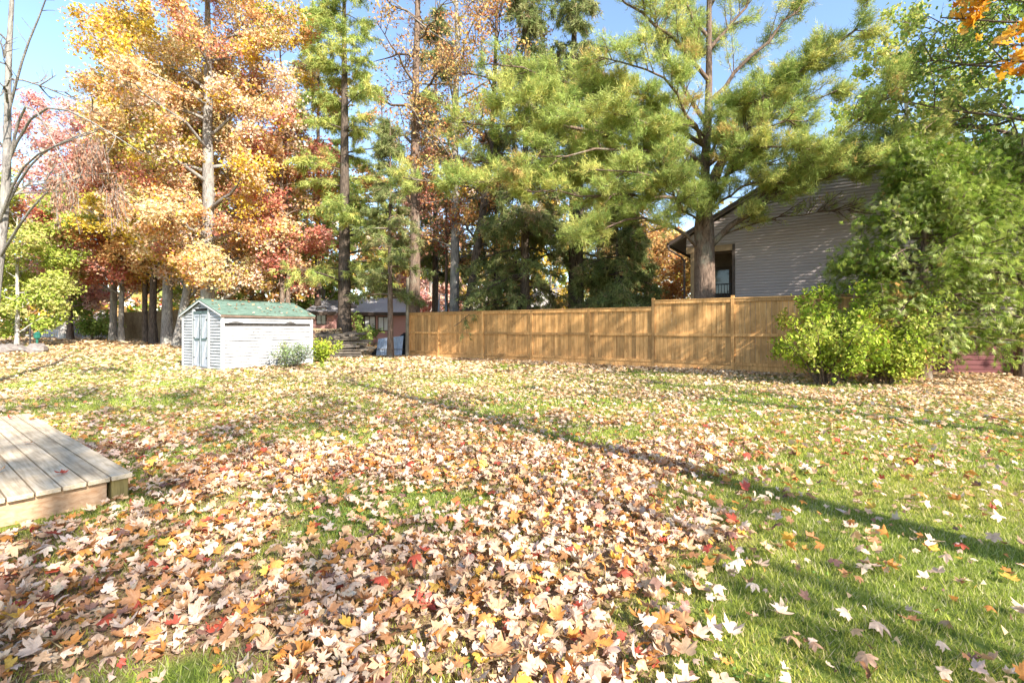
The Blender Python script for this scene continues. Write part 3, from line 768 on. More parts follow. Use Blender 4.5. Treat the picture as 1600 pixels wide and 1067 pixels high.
def trunk_poly(x, y, h, lean, rng, K=12, path=None, wob=.02):
    if path is not None: return resample(path, K)
    t = np.linspace(0, 1, K)
    g = gz(x, y)
    P = np.stack([x + lean[0] * t + np.cumsum(rng.normal(0, wob * h / K, K)) * (t > 0), y + lean[1] * t + np.cumsum(rng.normal(0, wob * h / K, K)) * (t > 0), g - .1 + (h + .1) * t], -1)
    return P
def finish_tree(name, label, cat, group, base, woodparts, barkm, crown, leafm, crown_name='crown', extra=None):
    root = empty(name, label, cat, base, 0, group)
    off = np.array(base)
    V, F = join(woodparts[:1]); o = link('trunk', np_mesh('trunk', V - off, F, barkm, smooth=True), root)
    if len(woodparts) > 1:
        V, F = join(woodparts[1:]); link('branches', np_mesh('branches', V - off, F, barkm, smooth=True), root)
    if crown is not None:
        V, F, C = crown; link(crown_name, np_mesh(crown_name, V - off, F, leafm, C), root)
    return root

def hardwood(name, label, x, y, h, r, z0, z1, rad, pal, leaves, size=.13, lean=(0, 0), bark='bark_brown', nl=22, seed=0, group=None,
             path=None, up=.45, bare=False, jit=.22, cat='tree', nsub=8, ntw=6, cshift=(0, 0), twl=.55, sides=9):
    rng = np.random.default_rng(seed)
    T = trunk_poly(x, y, h, lean, rng, path=path); K = len(T)
    tr = r * (1 - np.linspace(0, 1, K) ** 1.3 * .82); tr[0] *= 1.35
    wood = [tubes(T[None], tr[None], sides)]
    # limbs
    zt = T[:, 2]
    hs = np.linspace(max(z0 * .8, zt[0] + .5), h * .93, nl) + rng.normal(0, h * .015, nl)
    S = np.stack([np.interp(hs, zt, T[:, i]) for i in range(3)], -1)
    az = np.arange(nl) * 2.4 + rng.uniform(0, 1, nl)
    zc, hz = (z0 + z1) / 2, (z1 - z0) / 2
    rise = rng.uniform(.1, .8, nl) * up * rad * 1.3 + .2
    ze = np.clip(hs + rise, z0 * .9, z1)
    rr = rad * np.sqrt(np.clip(1 - ((ze - zc) / hz) ** 2, .12, 1)) * rng.uniform(.65, 1.05, nl)
    E = np.stack([S[:, 0] + np.cos(az) * rr + cshift[0], S[:, 1] + np.sin(az) * rr + cshift[1], ze], -1)
    Mi = S * .5 + E * .5 + np.stack([np.zeros(nl), np.zeros(nl), rng.uniform(-.05, .18, nl) * rr], -1)
    L1 = bez(S, Mi, E, 7)
    L1[:, 1:-1] += rng.normal(0, .06, (nl, 5, 3))
    lr = np.interp(hs, zt, tr)[:, None] * .42 * (1 - np.linspace(0, 1, 7) * .85)[None]
    wood.append(tubes(L1, lr, 5))
    L2 = sub(rng, L1, nsub, .18, 1, rad * .42, .55, .12, .05, 4)
    wood.append(tubes(L2, np.broadcast_to(np.array([.022, .017, .012, .007]) * max(1, r / .2) ** .5, L2.shape[:2]), 3))
    L3 = sub(rng, L2, ntw, .2, 1, rad * .42 * twl * .55 + .15, .6, .08, -.02, 3)
    wood.append(tubes(L3, np.broadcast_to(np.array([.009, .007, .004]), L3.shape[:2]), 3))
    crown = None
    if leaves:
        far = y > 18
        if far: leaves = int(leaves * 1.9); size = size * .92
        C, D, w = sample_on(rng, L3, leaves)
        C = C + rng.normal(0, jit, C.shape) * np.array([1, 1, .7])
        V, F = leaf_tris(rng, C, size) if far else leaf_quads(rng, C, size)
        crown = (V, F, pal_pick(rng, PAL[pal], leaves, w // (ntw * 3)))
    return finish_tree(name, label, cat, group, (T[0][0], T[0][1], T[0][2] + .1), wood, M[bark], crown, M['leaf'])

def needles(rng, C, D, m, ln, wd, spread=.8, droop=0.0):
    n = len(C)
    d = norm(D[:, None] * (1 - spread * .5) + rng.normal(size=(n, m, 3)) * spread * .6 + np.array([0, 0, -droop]))
    s = C[:, None] + rng.normal(0, ln * .12, (n, m, 3)) + D[:, None] * rng.uniform(-.5, .5, (n, m, 1)) * ln
    l = ln * rng.uniform(.7, 1.15, (n, m, 1))
    sd_ = norm(np.cross(d, rng.normal(size=(n, m, 3)))) * wd / 2
    V = np.stack([s - sd_, s + sd_, s + d * l], 2).reshape(-1, 3)
    F = np.arange(n * m * 3).reshape(-1, 3)
    return V, F

def spruce(name, label, x, y, h, r, z0, rad, pal='spruce', n=60, tufts=9000, seed=0, group=None, bark='bark_dark', droop=-.35, m=6, ln=.26, wd=.038, lean=(0, 0), sparse_top=0, cat='spruce tree', rise=0.0):
    rng = np.random.default_rng(seed)
    T = trunk_poly(x, y, h, lean, rng, wob=.006); K = len(T)
    tr = r * (1 - np.linspace(0, 1, K) * .93); tr[0] *= 1.25
    wood = [tubes(T[None], tr[None], 9)]
    hs = np.sort(rng.uniform(z0, h * .97, n)); az = rng.uniform(0, 2 * PI, n)
    S = np.stack([np.interp(hs, T[:, 2], T[:, i]) for i in range(3)], -1)
    ln1 = rad * (1 - ((hs - z0) / (h - z0)) ** 1.3 * .9) * rng.uniform(.7, 1.1, n)
    d = np.stack([np.cos(az), np.sin(az), np.zeros(n)], -1)
    E = S + d * ln1[:, None] + np.array([0, 0, 1]) * (ln1 * (droop + rise))[:, None]
    Mi = S + d * (ln1 * .5)[:, None] + np.array([0, 0, 1]) * (ln1 * (droop * .15 + .06 + rise))[:, None]
    L1 = bez(S, Mi, E, 7)
    wood.append(tubes(L1, (.05 * ln1 / rad + .012)[:, None] * (1 - np.linspace(0, 1, 7) * .85)[None], 4))
    L2 = sub(rng, L1, 12, .12, 1, rad * .3, .6, -.12, droop * .7, 4, flat=.8)
    wood.append(tubes(L2, np.broadcast_to(np.array([.012, .009, .006, .003]), L2.shape[:2]), 3))
    C, D, w = sample_on(rng, L2, tufts, 0, 1)
    C = C + rng.normal(0, .05, C.shape)
    V, F = needles(rng, C, norm(D + np.array([0, 0, -.3])), m, ln, wd, .9, .15)
    col = np.repeat(pal_pick(rng, PAL[pal], tufts, w // 4), m, 0) * rng.uniform(.85, 1.12, (tufts * m, 1))
    return finish_tree(name, label, cat, group, (x, y, gz(x, y)), wood, M[bark], (V, F, col), M['needle'])

# ------------------------------------------------------------------ the big white pine right behind the fence
def pine():
    rng = np.random.default_rng(21)
    tr = resample([W(1101, 520, 17) * [1, 1, 0] + [0, 0, -.1], W(1101, 463, 17), W(1103, 380, 17), W(1096, 330, 17), W(1103, 240, 17), W(1110, 150, 17), W(1106, 40, 17), W(1112, -120, 17), W(1108, -260, 17)], 16)
    rad = np.interp(np.linspace(0, 1, 16), [0, .1, .28, .33, .6, 1], [.46, .37, .33, .17, .1, .04])
    root = empty('pine_tree', 'big spreading white pine forking just behind the fence in front of the grey house', 'pine tree', (tr[0][0], 17, 0), 0, 'trees behind the fence')
    off = np.array([tr[0][0], 17, 0])
    V, F = join([tubes(tr[None], rad[None], 14)]); link('trunk', np_mesh('trunk', V - off, F, M['bark_brown'], smooth=True), root)
    # (path, base radius, foliage multiplier)
    limbs = [
     ([(1098, 330, 17), (1045, 246, 16.3), (930, 197, 15.6), (820, 203, 15), (700, 190, 14.8)], .11, 1.2),
     ([(1098, 300, 17), (985, 240, 16.5), (870, 262, 15.6), (760, 300, 15.3), (640, 280, 15.2)], .09, 1.3),
     ([(1104, 230, 17), (985, 160, 16), (870, 120, 15.3), (760, 100, 15)], .09, 1.4),
     ([(1098, 320, 17), (1010, 300, 16.0), (920, 310, 15.2), (830, 300, 14.8)], .08, 1.4),
     ([(1088, 385, 17), (1042, 338, 16.2), (965, 345, 15.4), (890, 372, 14.9)], .07, 1.0),
     ([(1100, 260, 17), (1040, 200, 15.4), (960, 170, 14.4), (880, 180, 13.9)], .08, 1.5),
     ([(1096, 345, 17), (1050, 290, 15.4), (1000, 270, 14.6), (930, 265, 14.2)], .07, 1.2),
     ([(1101, 395, 16.9), (1099, 305, 16.5), (1127, 245, 16.1), (1185, 170, 15.6), (1245, 108, 15), (1340, 45, 14.4)], .15, 2.0),
     ([(1106, 340, 16.9), (1140, 300, 16.0), (1180, 280, 15.2), (1225, 285, 14.7)], .06, 1.5),
     ([(1104, 300, 16.9), (1150, 262, 15.8), (1195, 250, 15.0), (1260, 262, 14.6)], .06, 1.4),
     ([(1112, 382, 16.9), (1165, 338, 16.2), (1235, 290, 15.4), (1310, 225, 14.6), (1400, 130, 14.0)], .12, 1.3),
     ([(1235, 262, 15.4), (1330, 238, 14.6), (1420, 222, 14.1), (1530, 180, 13.8)], .07, 1.6),
     ([(1112, 378, 16.9), (1180, 345, 16.4), (1260, 337, 16.1), (1345, 322, 15.9)], .045, .12),
     ([(1165, 325, 16.2), (1250, 292, 15.0), (1330, 262, 14.1), (1400, 250, 13.6)], .06, 1.5),
     ([(1105, 290, 17), (1160, 200, 16.2), (1230, 130, 15.6), (1320, 70, 15)], .09, 1.3),
     ([(1107, 160, 17), (1170, 90, 16.5), (1230, 30, 16.2), (1290, -30, 16)], .08, .8),
     ([(1110, 130, 17), (1055, 60, 16.5), (990, 10, 16.2), (930, -40, 16)], .08, 1.0),
     ([(1108, 200, 17), (1060, 130, 17), (1030, 60, 17.2), (1000, -20, 17.5)], .09, .5),
     ([(1106, 80, 17), (1160, 20, 17), (1200, -60, 17)], .07, .9),
     ([(1108, 60, 17), (1070, 0, 17), (1020, -60, 17)], .07, 1.0),
     ([(1110, 10, 17), (1160, -60, 18), (1230, -110, 18.5)], .06, 1.0),
     ([(1110, -30, 17), (1050, -90, 16), (990, -130, 15.5)], .06, 1.0),
     ([(1110, 250, 17), (1130, 200, 19), (1180, 160, 21)], .07, 1.0),
     ([(1100, 300, 17), (1060, 240, 19.5), (1000, 210, 22)], .08, 1.0),
     ([(1110, 100, 17), (1090, 60, 19.5), (1060, 20, 21.5)], .07, 1.0),
     ([(1104, 330, 17), (1150, 250, 15.5), (1190, 190, 14.6), (1260, 190, 14.2)], .06, 1.3),
     ([(1103, 350, 17), (1060, 330, 15.8), (1040, 290, 15), (1080, 240, 14.6)], .05, .8),
     ([(1104, 240, 17), (1080, 180, 15.3), (1020, 100, 14.6), (940, 90, 14.4)], .07, 1.3),
     ([(1104, 215, 17), (1000, 140, 15.8), (900, 140, 15.0), (790, 160, 14.6)], .07, 1.5),
     ([(1100, 280, 17), (1000, 230, 15.4), (900, 235, 14.6), (800, 260, 14.2)], .07, 1.4),
     ([(1100, 310, 17), (1010, 262, 16.2), (900, 285, 16.0), (730, 250, 15.8)], .07, 1.2),
     ([(1108, 180, 17), (1180, 150, 15.4), (1240, 170, 14.6), (1310, 140, 14.0)], .07, 1.6),
     ([(1106, 260, 17), (1160, 235, 15.3), (1220, 225, 14.5), (1290, 240, 13.9)], .07, 1.5),
     ([(1165, 325, 16.2), (1240, 270, 15.4), (1370, 262, 14.4), (1470, 240, 13.8)], .06, 1.5),
    ]
    wood = []; Cs = []; Ds = []; Ks = []; kbase = 0
    for path, r0, fm in limbs:
        P = resample([W(*q) for q in path], 9)[None]; P[:, 1:-1] += rng.normal(0, .05, (1, 7, 3))
        wood.append(tubes(P, (r0 * (1 - np.linspace(0, 1, 9) * .8))[None], 7))
        Ln = np.linalg.norm(P[0, -1] - P[0, 0])
        n2 = max(5, int(Ln * 4.6))
        L2 = sub(rng, P, n2, .12 if fm > .3 else .4, 1, 1.15, .5, .06, .08, 5, .75, flat=.7)
        wood.append(tubes(L2, np.broadcast_to(np.linspace(.022, .006, 5), L2.shape[:2]), 4))
        L3 = sub(rng, L2, 6, .2, 1, .5, .55, .08, .05, 3, flat=.5)
        wood.append(tubes(L3, np.broadcast_to(np.array([.008, .006, .004]), L3.shape[:2]), 3))
        nt_ = int(n2 * 50 * fm)
        C, D, w = sample_on(rng, L3, nt_, .25, 1); C = C + rng.normal(0, .1, C.shape) * np.array([1, 1, .55])
        Cs.append(C); Ds.append(D); Ks.append(w // 6 + kbase); kbase += n2 + 1
    V, F = join(wood); link('branches', np_mesh('branches', V - off, F, M['bark_brown'], smooth=True), root)
    C = np.concatenate(Cs); D = np.concatenate(Ds); key = np.concatenate(Ks); m = 9
    V, F = needles(rng, C, norm(D + np.array([0, 0, .25])), m, .19, .0145, .8)
    col = np.repeat(pal_pick(rng, PAL['pine'], len(C), key), m, 0) * rng.uniform(.85, 1.15, (len(C) * m, 1))
    link('crown', np_mesh('crown', V - off, F, M['needle'], col), root)
pine()

# ------------------------------------------------------------------ cedar (arborvitae) sprays
def fronds(rng, C, D, size):
    n = len(C); nm = norm(rng.normal(size=(n, 3)) + np.array([.2, -.5, .5])); D = norm(D - (D * nm).sum(-1, keepdims=True) * nm); B = np.cross(nm, D)
    s = (size * rng.uniform(.6, 1.2, n))[:, None]
    tri = []
    def T(ax, ay, bx, by, cx, cy): tri.append(np.stack([C + (D * ay + B * ax) * s, C + (D * by + B * bx) * s, C + (D * cy + B * cx) * s - np.array([0, 0, .12]) * s], 1))
    T(-.05, 0, .05, 0, 0, 1)
    for k, yy in enumerate((.12, .34, .56)):
        q = .48 - .1 * k
        T(0, yy - .06, 0, yy + .07, q, yy + q * .75); T(0, yy + .04, 0, yy + .17, -q, yy + .1 + q * .75)
    V = np.stack(tri, 1).reshape(-1, 3); F = np.arange(len(V)).reshape(-1, 3)
    return V, F, len(tri)
def cedar(name, label, x, y, h, rad, z0, n, nf, seed, size=.2, r=.16, paths=None):
    rng = np.random.default_rng(seed)
    T = trunk_poly(x, y, h, (0, 0), rng); K = len(T); tr = r * (1 - np.linspace(0, 1, K) * .9); tr[0] *= 1.3
    wood = [tubes(T[None], tr[None], 9)]
    hs = rng.uniform(z0, h * .96, n); az = rng.uniform(0, 2 * PI, n)
    S = np.stack([np.interp(hs, T[:, 2], T[:, i]) for i in range(3)], -1)
    l1 = rad * np.clip(1.05 - ((hs - z0) / (h - z0)) ** 1.6, .1, 1) * rng.uniform(.6, 1.08, n)
    d = np.stack([np.cos(az), np.sin(az), np.zeros(n)], -1)
    E = S + d * l1[:, None] + np.array([0, 0, 1]) * (l1 * rng.uniform(-.25, .3, n))[:, None]
    Mi = S + d * (l1 * .5)[:, None] + np.array([0, 0, .12]) * l1[:, None]
    L1 = bez(S, Mi, E, 6); wood.append(tubes(L1, (.03 * l1 / rad + .008)[:, None] * (1 - np.linspace(0, 1, 6) * .8)[None], 4))
    L2 = sub(rng, L1, 9, .3, 1, .65, .6, .0, -.12, 4); wood.append(tubes(L2, np.broadcast_to(np.array([.01, .008, .006, .003]), L2.shape[:2]), 3))
    C, D, w = sample_on(rng, L2, nf, .1, 1); C = C + rng.normal(0, .1, C.shape)
    V, F, m = fronds(rng, C, norm(D + rng.normal(0, .5, D.shape) + np.array([0, 0, -.15])), size)
    col = np.repeat(pal_pick(rng, PAL['cedar'], nf, w // 3), m, 0)
    return finish_tree(name, label, 'cedar tree', 'cedars at the fence end', (x, y, 0), wood, M['bark_brown'], (V, F, col), M['needle'])
cedar('cedar_tree', 'bushy green cedar with its bare trunk base showing right of the bright shrub', 10.6, 12.2, 6.2, 2.8, .85, 150, 25000, 31, .175)
cedar('cedar_tree', 'cedar crowding behind the bushy one at the right picture edge', 13.6, 12.6, 6.4, 2.9, 1.75, 90, 10000, 32, .2)

# ------------------------------------------------------------------ shrubs
def shrub(name, label, x, y, h, rad, pal, leaves, size, seed, stems=16, lean=(0, 0), asp=.55, sub_n=8):
    rng = np.random.default_rng(seed); g = gz(x, y)
    az = rng.uniform(0, 2 * PI, stems); rr = rad * np.sqrt(rng.random(stems)) ; hh = h * rng.uniform(.55, 1, stems) * (1.05 - .35 * rr / rad)
    S = np.stack([x + np.cos(az) * rad * .12, y + np.sin(az) * rad * .12, np.full(stems, g - .03)], -1)
    E = np.stack([x + np.cos(az) * rr + lean[0], y + np.sin(az) * rr + lean[1], g + hh], -1)
    L1 = bez(S, (S + E) / 2 + np.array([0, 0, .15 * h]), E, 7)
    root = empty(name, label, 'shrub', (x, y, g)); off = np.array([x, y, g])
    L2 = sub(rng, L1, sub_n, .2, 1, rad * .45, .6, .1, -.05, 4)
    V, F = join([tubes(L1, np.broadcast_to(np.linspace(.02, .006, 7) * max(.6, h / 2), L1.shape[:2]), 5), tubes(L2, np.broadcast_to(np.linspace(.007, .003, 4), L2.shape[:2]), 3)])
    link('stems', np_mesh('stems', V - off, F, M['bark_brown'], smooth=True), root)
    C, D, w = sample_on(rng, L2, leaves, .1, 1); C = C + rng.normal(0, .05 + size * .3, C.shape)
    V, F = leaf_quads(rng, C, size, asp=asp)
    o = link('foliage', np_mesh('foliage', V - off, F, M['leaf'], pal_pick(rng, PAL[pal], leaves, w // sub_n)), root)
    return root
shrub('shrub', 'bright yellow green leafy shrub in front of the fence end and cedar', 7.35, 11.1, 2.0, 1.15, 'shrub', 5200, .095, 41, 26)
shrub('shrub', 'lower bright leafy shrub touching the bare cedar trunk', 8.85, 11.2, 1.5, 1.0, 'shrub', 3600, .095, 42, 20)
shrub('shrub', 'taller yellow green sapling reaching above the fence against the grey siding', 8.3, 12.1, 3.1, 1.2, 'shrub', 5200, .1, 43, 16)
shrub('shrub', 'taller green bush filling the gap between the bright shrubs and the cedar', 9.4, 11.9, 2.7, 1.25, 'ygreen', 4200, .1, 47, 18)
shrub('shrub', 'dim green bush screening the cottage between the dark pine and the slim trunk', X(566, 28), 28, 2.1, 1.3, 'green', 2200, .13, 48, 14)
shrub('shrub', 'silvery leaved shrub against the shed wall', -7.45, 16.0, .95, .75, 'silver', 2600, .07, 44, 22)
shrub('shrub', 'small yellow green bush right of the silvery shrub at the shed corner', -7.15, 18.2, .95, .75, 'shrub', 1900, .09, 45, 16)

# ------------------------------------------------------------------ hardwoods and conifers
G_BACK, G_LEFT, G_MID = 'trees behind the fence', 'maples behind the shed', 'trees between shed and fence'
hardwood('maple_tree', 'huge peach and gold maple rising right behind the white shed', X(325, 23), 23, 20, .34, 3.2, 20.5, 5.0, 'peach', 50000, .125, nl=34, seed=51, group=G_LEFT, bark='bark_grey', nsub=9)
hardwood('maple_tree', 'golden maple with thick ridged trunk, left of the shed', X(262, 27), 27, 19, .27, 5.2, 19.5, 5.2, 'gold', 30000, .15, nl=26, seed=52, group=G_LEFT, bark='bark_grey')
hardwood('maple_tree', 'leaning pale barked maple forking low just left of the shed', X(283, 25.5), 25.5, 15, .22, 3.6, 15, 3.6, 'peach', 14000, .15, nl=20, seed=53, group=G_LEFT, bark='bark_grey',
         path=[(X(276, 25.5), 25.5, gz(X(276, 25.5), 25.5) - .1), (X(283, 25.5), 25.5, 1.8), (X(298, 25.5), 25.5, 4.2), (X(310, 25.5), 25.7, 8), (X(318, 25.5), 26, 15)])
hardwood('maple_tree', 'slim dark trunked orange maple between the ridged trunk and the red maples', X(240, 28), 28, 16, .2, 4.2, 16, 3.8, 'orange', 15000, .16, nl=20, seed=54, group=G_LEFT, bark='bark_dark')
hardwood('maple_tree', 'thinner maple with dark stem beside the old board fence', X(228, 29), 29, 15, .15, 4.4, 15, 3.2, 'peach', 10000, .16, nl=18, seed=55, group=G_LEFT, bark='bark_dark')
hardwood('maple_tree', 'bright red maple with grey trunk at the lawn edge', X(190, 29), 29, 12, .15, 3.4, 11.5, 4.2, 'red', 16000, .16, nl=22, seed=56, group=G_LEFT, bark='bark_grey', cshift=(-.8, 0))
hardwood('maple_tree', 'tall pink maple with two toned trunk left of the red maple', X(176, 31), 31, 15.5, .2, 3.8, 16, 5.0, 'pink', 21000, .17, nl=28, seed=57, group=G_LEFT, bark='bark_grey', cshift=(-1.2, 0))
hardwood('maple_tree', 'low pink maple spreading over the far lawn towards the yellow green tree', X(110, 34), 34, 10.5, .2, 3.4, 10.5, 4.4, 'pink', 14000, .18, nl=20, seed=58, group=G_LEFT, bark='bark_brown')
hardwood('young_tree', 'yellow green leafy tree beside the heap of rocks', X(26, 25), 25, 8.2, .1, 1.4, 8.8, 3.2, 'ygreen', 15000, .14, nl=18, seed=59, bark='bark_pale')
hardwood('young_tree', 'green tree with twisted trunk in front of the white bungalow', X(100, 36), 36, 7, .3, 2.6, 7, 3.6, 'green', 8000, .2, nl=16, seed=60, bark='bark_pale')
shrub('shrub', 'dark green bush in front of the dark railed porch of the white bungalow', X(150, 34), 34, 2.2, 1.6, 'green', 2600, .18, 46, 14)
# leafless tree at the left edge
bt = hardwood('bare_tree', 'leafless pale barked tree at the left edge with hanging brown leaf clusters', -12.2, 11.1, 11, .115, 5.6, 11.5, 2.2, 'brown', 0, lean=(.3, 0), bark='bark_grey', nl=7, seed=61,
              path=[(-12.35, 11.1, -.1), (-12.1, 11.1, 2.5), (-11.8, 11.1, 4.6), (-11.85, 11.1, 7), (-11.6, 11.1, 11)], up=.5, cshift=(.3, 0), nsub=6, ntw=4)
def hanging():
    rng = np.random.default_rng(62); off = np.array([-12.25, 11.1, 0]); Cs = []; tw = []
    for (px, py, n, dx) in ((150, 225, 34, 26), (108, 285, 26, 18), (185, 290, 22, 18)):
        for i in range(n):
            p = W(px + rng.normal(0, dx * .6), py + rng.normal(0, 10), 9.4 + rng.normal(0, .3)); l = rng.uniform(.25, .8)
            q = p + np.array([rng.normal(0, .12), rng.normal(0, .1), -l]); tw.append(np.stack([p, (p + q) / 2 + rng.normal(0, .03, 3), q]))
    br = [resample([(-12.0, 11.1, 3.6), W(40, 250, 10.4), W(100, 225, 9.8), W(160, 205, 9.4)], 8), resample([(-11.9, 11.1, 3.0), W(50, 330, 10.2), W(100, 275, 9.6), W(190, 270, 9.4)], 8)]
    # leafless limbs that reach in over the lawn
    for path in ([(-11.8, 11.1, 5.0), W(60, 150, 10.6), W(130, 175, 10), W(230, 240, 9.5)], [(-11.8, 11.1, 6.0), W(50, 60, 10.6), W(82, 8, 10.3), W(90, -40, 10)],
                 [(-11.9, 11.1, 3.9), W(60, 238, 10.4), W(120, 215, 10.2), W(165, 200, 10)], [(-11.8, 11.1, 4.6), W(45, 130, 10.6), W(60, 160, 10.4), W(130, 300, 10)]):
        br.append(resample(path, 8))
    br = np.array(br); L2 = sub(rng, br, 9, .2, 1, .7, .6, .05, -.05, 4); tw = np.array(tw)
    V, F = join([tubes(br, np.broadcast_to(np.linspace(.035, .008, 8), br.shape[:2]), 5), tubes(L2, np.broadcast_to(np.linspace(.009, .003, 4), L2.shape[:2]), 3), tubes(tw, np.full(tw.shape[:2], .005), 3)])
    link('low_branches', np_mesh('low_branches', V - off, F, M['bark_grey'], smooth=True), bt)
    C, D, w = sample_on(rng, tw, 2300, .15, 1); C += rng.normal(0, .03, C.shape)
    V, F = leaf_quads(rng, C, .075, asp=.35, axis=norm(D + np.array([0, 0, -.6])))
    link('dead_leaves', np_mesh('dead_leaves', V - off, F, M['leaf'], pal_pick(rng, PAL['brown'], len(C), w)), bt)
hanging()

# between the shed and the fence
spruce('pine_tree', 'tall dark trunked conifer directly behind the lumber pile', X(538, 24), 24, 22, .36, 3.4, 3.6, 'pine', 60, 9000, 71, G_MID, 'bark_dark', -.05, 9, .26, .028, cat='pine tree', rise=.12)
spruce('hemlock_tree', 'slim conifer with lumpy trunk in front of the metal sheet', X(610, 21.3), 21.3, 11, .15, 2.6, 1.9, 'spruce', 48, 4600, 72, G_MID, 'bark_brown', -.1, 8, .2, .028, cat='hemlock tree')
hardwood('maple_tree', 'pair forming slim maple with pale upper trunk directly behind the shed roof', X(441, 24.5), 24.5, 17, .13, 5.0, 17.5, 3.4, 'peach', 10000, .15, nl=20, seed=73, group=G_MID, bark='bark_brown')
hardwood('maple_tree', 'slender reddish maple immediately right of its twin behind the shed roof', X(449, 25), 25, 13, .13, 4.0, 13, 3.0, 'red', 7000, .15, nl=18, seed=74, group=G_MID, bark='bark_brown')
hardwood('ash_tree', 'tall straight thick brown trunk at the left end of the fence', X(648, 24.5), 24.5, 24, .31, 8.5, 24, 4.2, 'orange', 2600, .13, nl=26, seed=75, group=G_BACK, bark='bark_brown', nsub=8, jit=.15)
hardwood('maple_tree', 'grey ridged trunk rising beside the step ladder with sparse orange leaves', X(708, 25), 25, 23, .27, 6.0, 23, 4.6, 'orange', 5200, .13, nl=26, seed=76, group=G_BACK, bark='bark_grey', jit=.16)
hardwood('maple_tree', 'dark leaning trunk crossing right of the grey ridged one', X(727, 24), 24, 19, .24, 6.5, 19, 3.8, 'orange', 4200, .13, nl=20, seed=77, group=G_BACK, bark='bark_dark', jit=.16,
         path=[(X(724, 24), 24, -.1), (X(733, 24), 24, 3), (X(752, 24), 24, 6.6), (X(770, 24), 24, 11), (X(778, 24), 24, 19)])
hardwood('maple_tree', 'very slim upright stem left of the grey ridged trunk', X(698, 26), 26, 16, .09, 5.5, 16, 2.6, 'red', 2600, .13, nl=16, seed=78, group=G_BACK, bark='bark_brown')
spruce('spruce_tree', 'broad dark drooping spruce left of the big pine', X(820, 22), 22, 17.5, .27, 2.0, 3.3, 'spruce', 90, 10500, 81, G_BACK)
spruce('spruce_tree', 'tall dark spruce with twin bare trunk bases above the fence', X(897, 23), 23, 22, .38, 4.4, 3.2, 'spruce', 85, 10500, 82, G_BACK)
hardwood('dead_tree', 'black slender trunk pressed against the tall dark spruce', X(909, 22.4), 22.4, 14, .17, 8, 14, 2, 'green', 0, nl=10, seed=83, group=G_BACK, bark='bark_dark', nsub=4, ntw=3)
spruce('spruce_tree', 'small drooping spruce low between the twin trunks and the pine', X(965, 21), 21, 8.0, .14, 1.6, 2.4, 'spruce', 60, 6500, 84, G_BACK)
spruce('pine_tree', 'tall feathery pine in the distance right of the peach maple', X(497, 34), 34, 25, .26, 4.0, 3.6, 'pine', 60, 7000, 88, G_MID, 'bark_dark', -.05, 6, .38, .05, cat='pine tree', rise=.1)
spruce('spruce_tree', 'tall dark spruce in the distance between the thick brown and grey trunks', X(680, 33), 33, 25, .26, 5.0, 3.4, 'spruce', 60, 7000, 89, G_BACK, 'bark_dark', -.3, 6, .38, .05)
spruce('spruce_tree', 'shaggy spruce filling the gap behind the dark leaning trunk', X(775, 27), 27, 13, .2, 1.8, 3.2, 'spruce', 70, 8000, 86, G_BACK)
spruce('spruce_tree', 'dim spruce furthest back between the twin trunks and the small spruce', X(935, 29), 29, 15, .2, 2.0, 3.2, 'pine', 60, 6000, 87, G_BACK)
hardwood('young_tree', 'orange leaved thicket tree just left of the house porch', X(1015, 27), 27, 6.5, .09, 1.8, 7, 3, 'orange', 7000, .15, nl=18, seed=85, bark='bark_grey', group=G_BACK)
# right side
hardwood('maple_tree', 'green leaved hardwood reaching over the cedars from the right', 15.2, 13.2, 12.5, .22, 6.0, 13, 4.4, 'green', 19000, .13, nl=30, seed=91, bark='bark_brown', cshift=(-.5, 0), jit=.16, nsub=9)
hardwood('birch_tree', 'tall yellow green hardwood standing behind the grey house roof', X(1420, 34), 34, 22, .3, 6, 23, 6, 'ygreen', 9000, .26, nl=26, seed=92, bark='bark_grey')
# wood behind: a second row of autumn trees
rows = [(505, 37, 15, 4.2, 'green', 'dark green tree above the gabled cottage wing'), (590, 43, 15, 4.6, 'orange', 'orange tree rising behind the faded red cottage'),
        (672, 40, 13, 4.2, 'pink', 'pink leaved tree between the thick brown and grey trunks'), (760, 44, 14, 4.6, 'gold', 'gold tree behind the dark leaning trunk'),
        (860, 42, 12, 4.4, 'gold', 'yellow tree glimpsed low between the spruces'), (985, 44, 13, 4.8, 'orange', 'rust orange tree behind the small drooping spruce'),
        (1060, 41, 9, 3.8, 'gold', 'low yellow tree left of the porch gutter'), (395, 38, 15, 5, 'orange', 'rusty tree seen above the shed roof'), (320, 42, 13, 4.4, 'ygreen', 'pale green tree through the gap left of the shed')]
for i, (px, Y, h, rd, pal, lb) in enumerate(rows):
    hardwood('background_tree', lb, X(px, Y), Y, h, .17, 1.6, h, rd, pal, 5000, .27, nl=18, seed=100 + i, bark='bark_grey', group='autumn trees in the second row', nsub=6, ntw=4, sides=6)

# trees out of frame on the sun side whose trunks and twigs throw the long shadows
hardwood('yard_maple', 'tall half bare maple standing right of the camera, throwing the long lawn shadow', 5.3, -.1, 13, .18, 6.0, 13.5, 3.0, 'orange', 1100, .11, nl=16, seed=121, bark='bark_brown', jit=.2, nsub=6, ntw=4)
hardwood('yard_maple', 'slim half bare maple further right, throwing the thin shadow towards the fence', 11.0, 1.9, 12, .14, 7.5, 12, 1.8, 'orange', 500, .11, nl=12, seed=122, bark='bark_brown', nsub=5, ntw=3)
hardwood('yard_maple', 'leafy maple well behind the camera shading the left of the lawn', 6.6, -9.2, 15.5, .14, 8.8, 15.5, 3.4, 'gold', 4200, .12, nl=16, seed=123, bark='bark_brown', nsub=6, ntw=4)

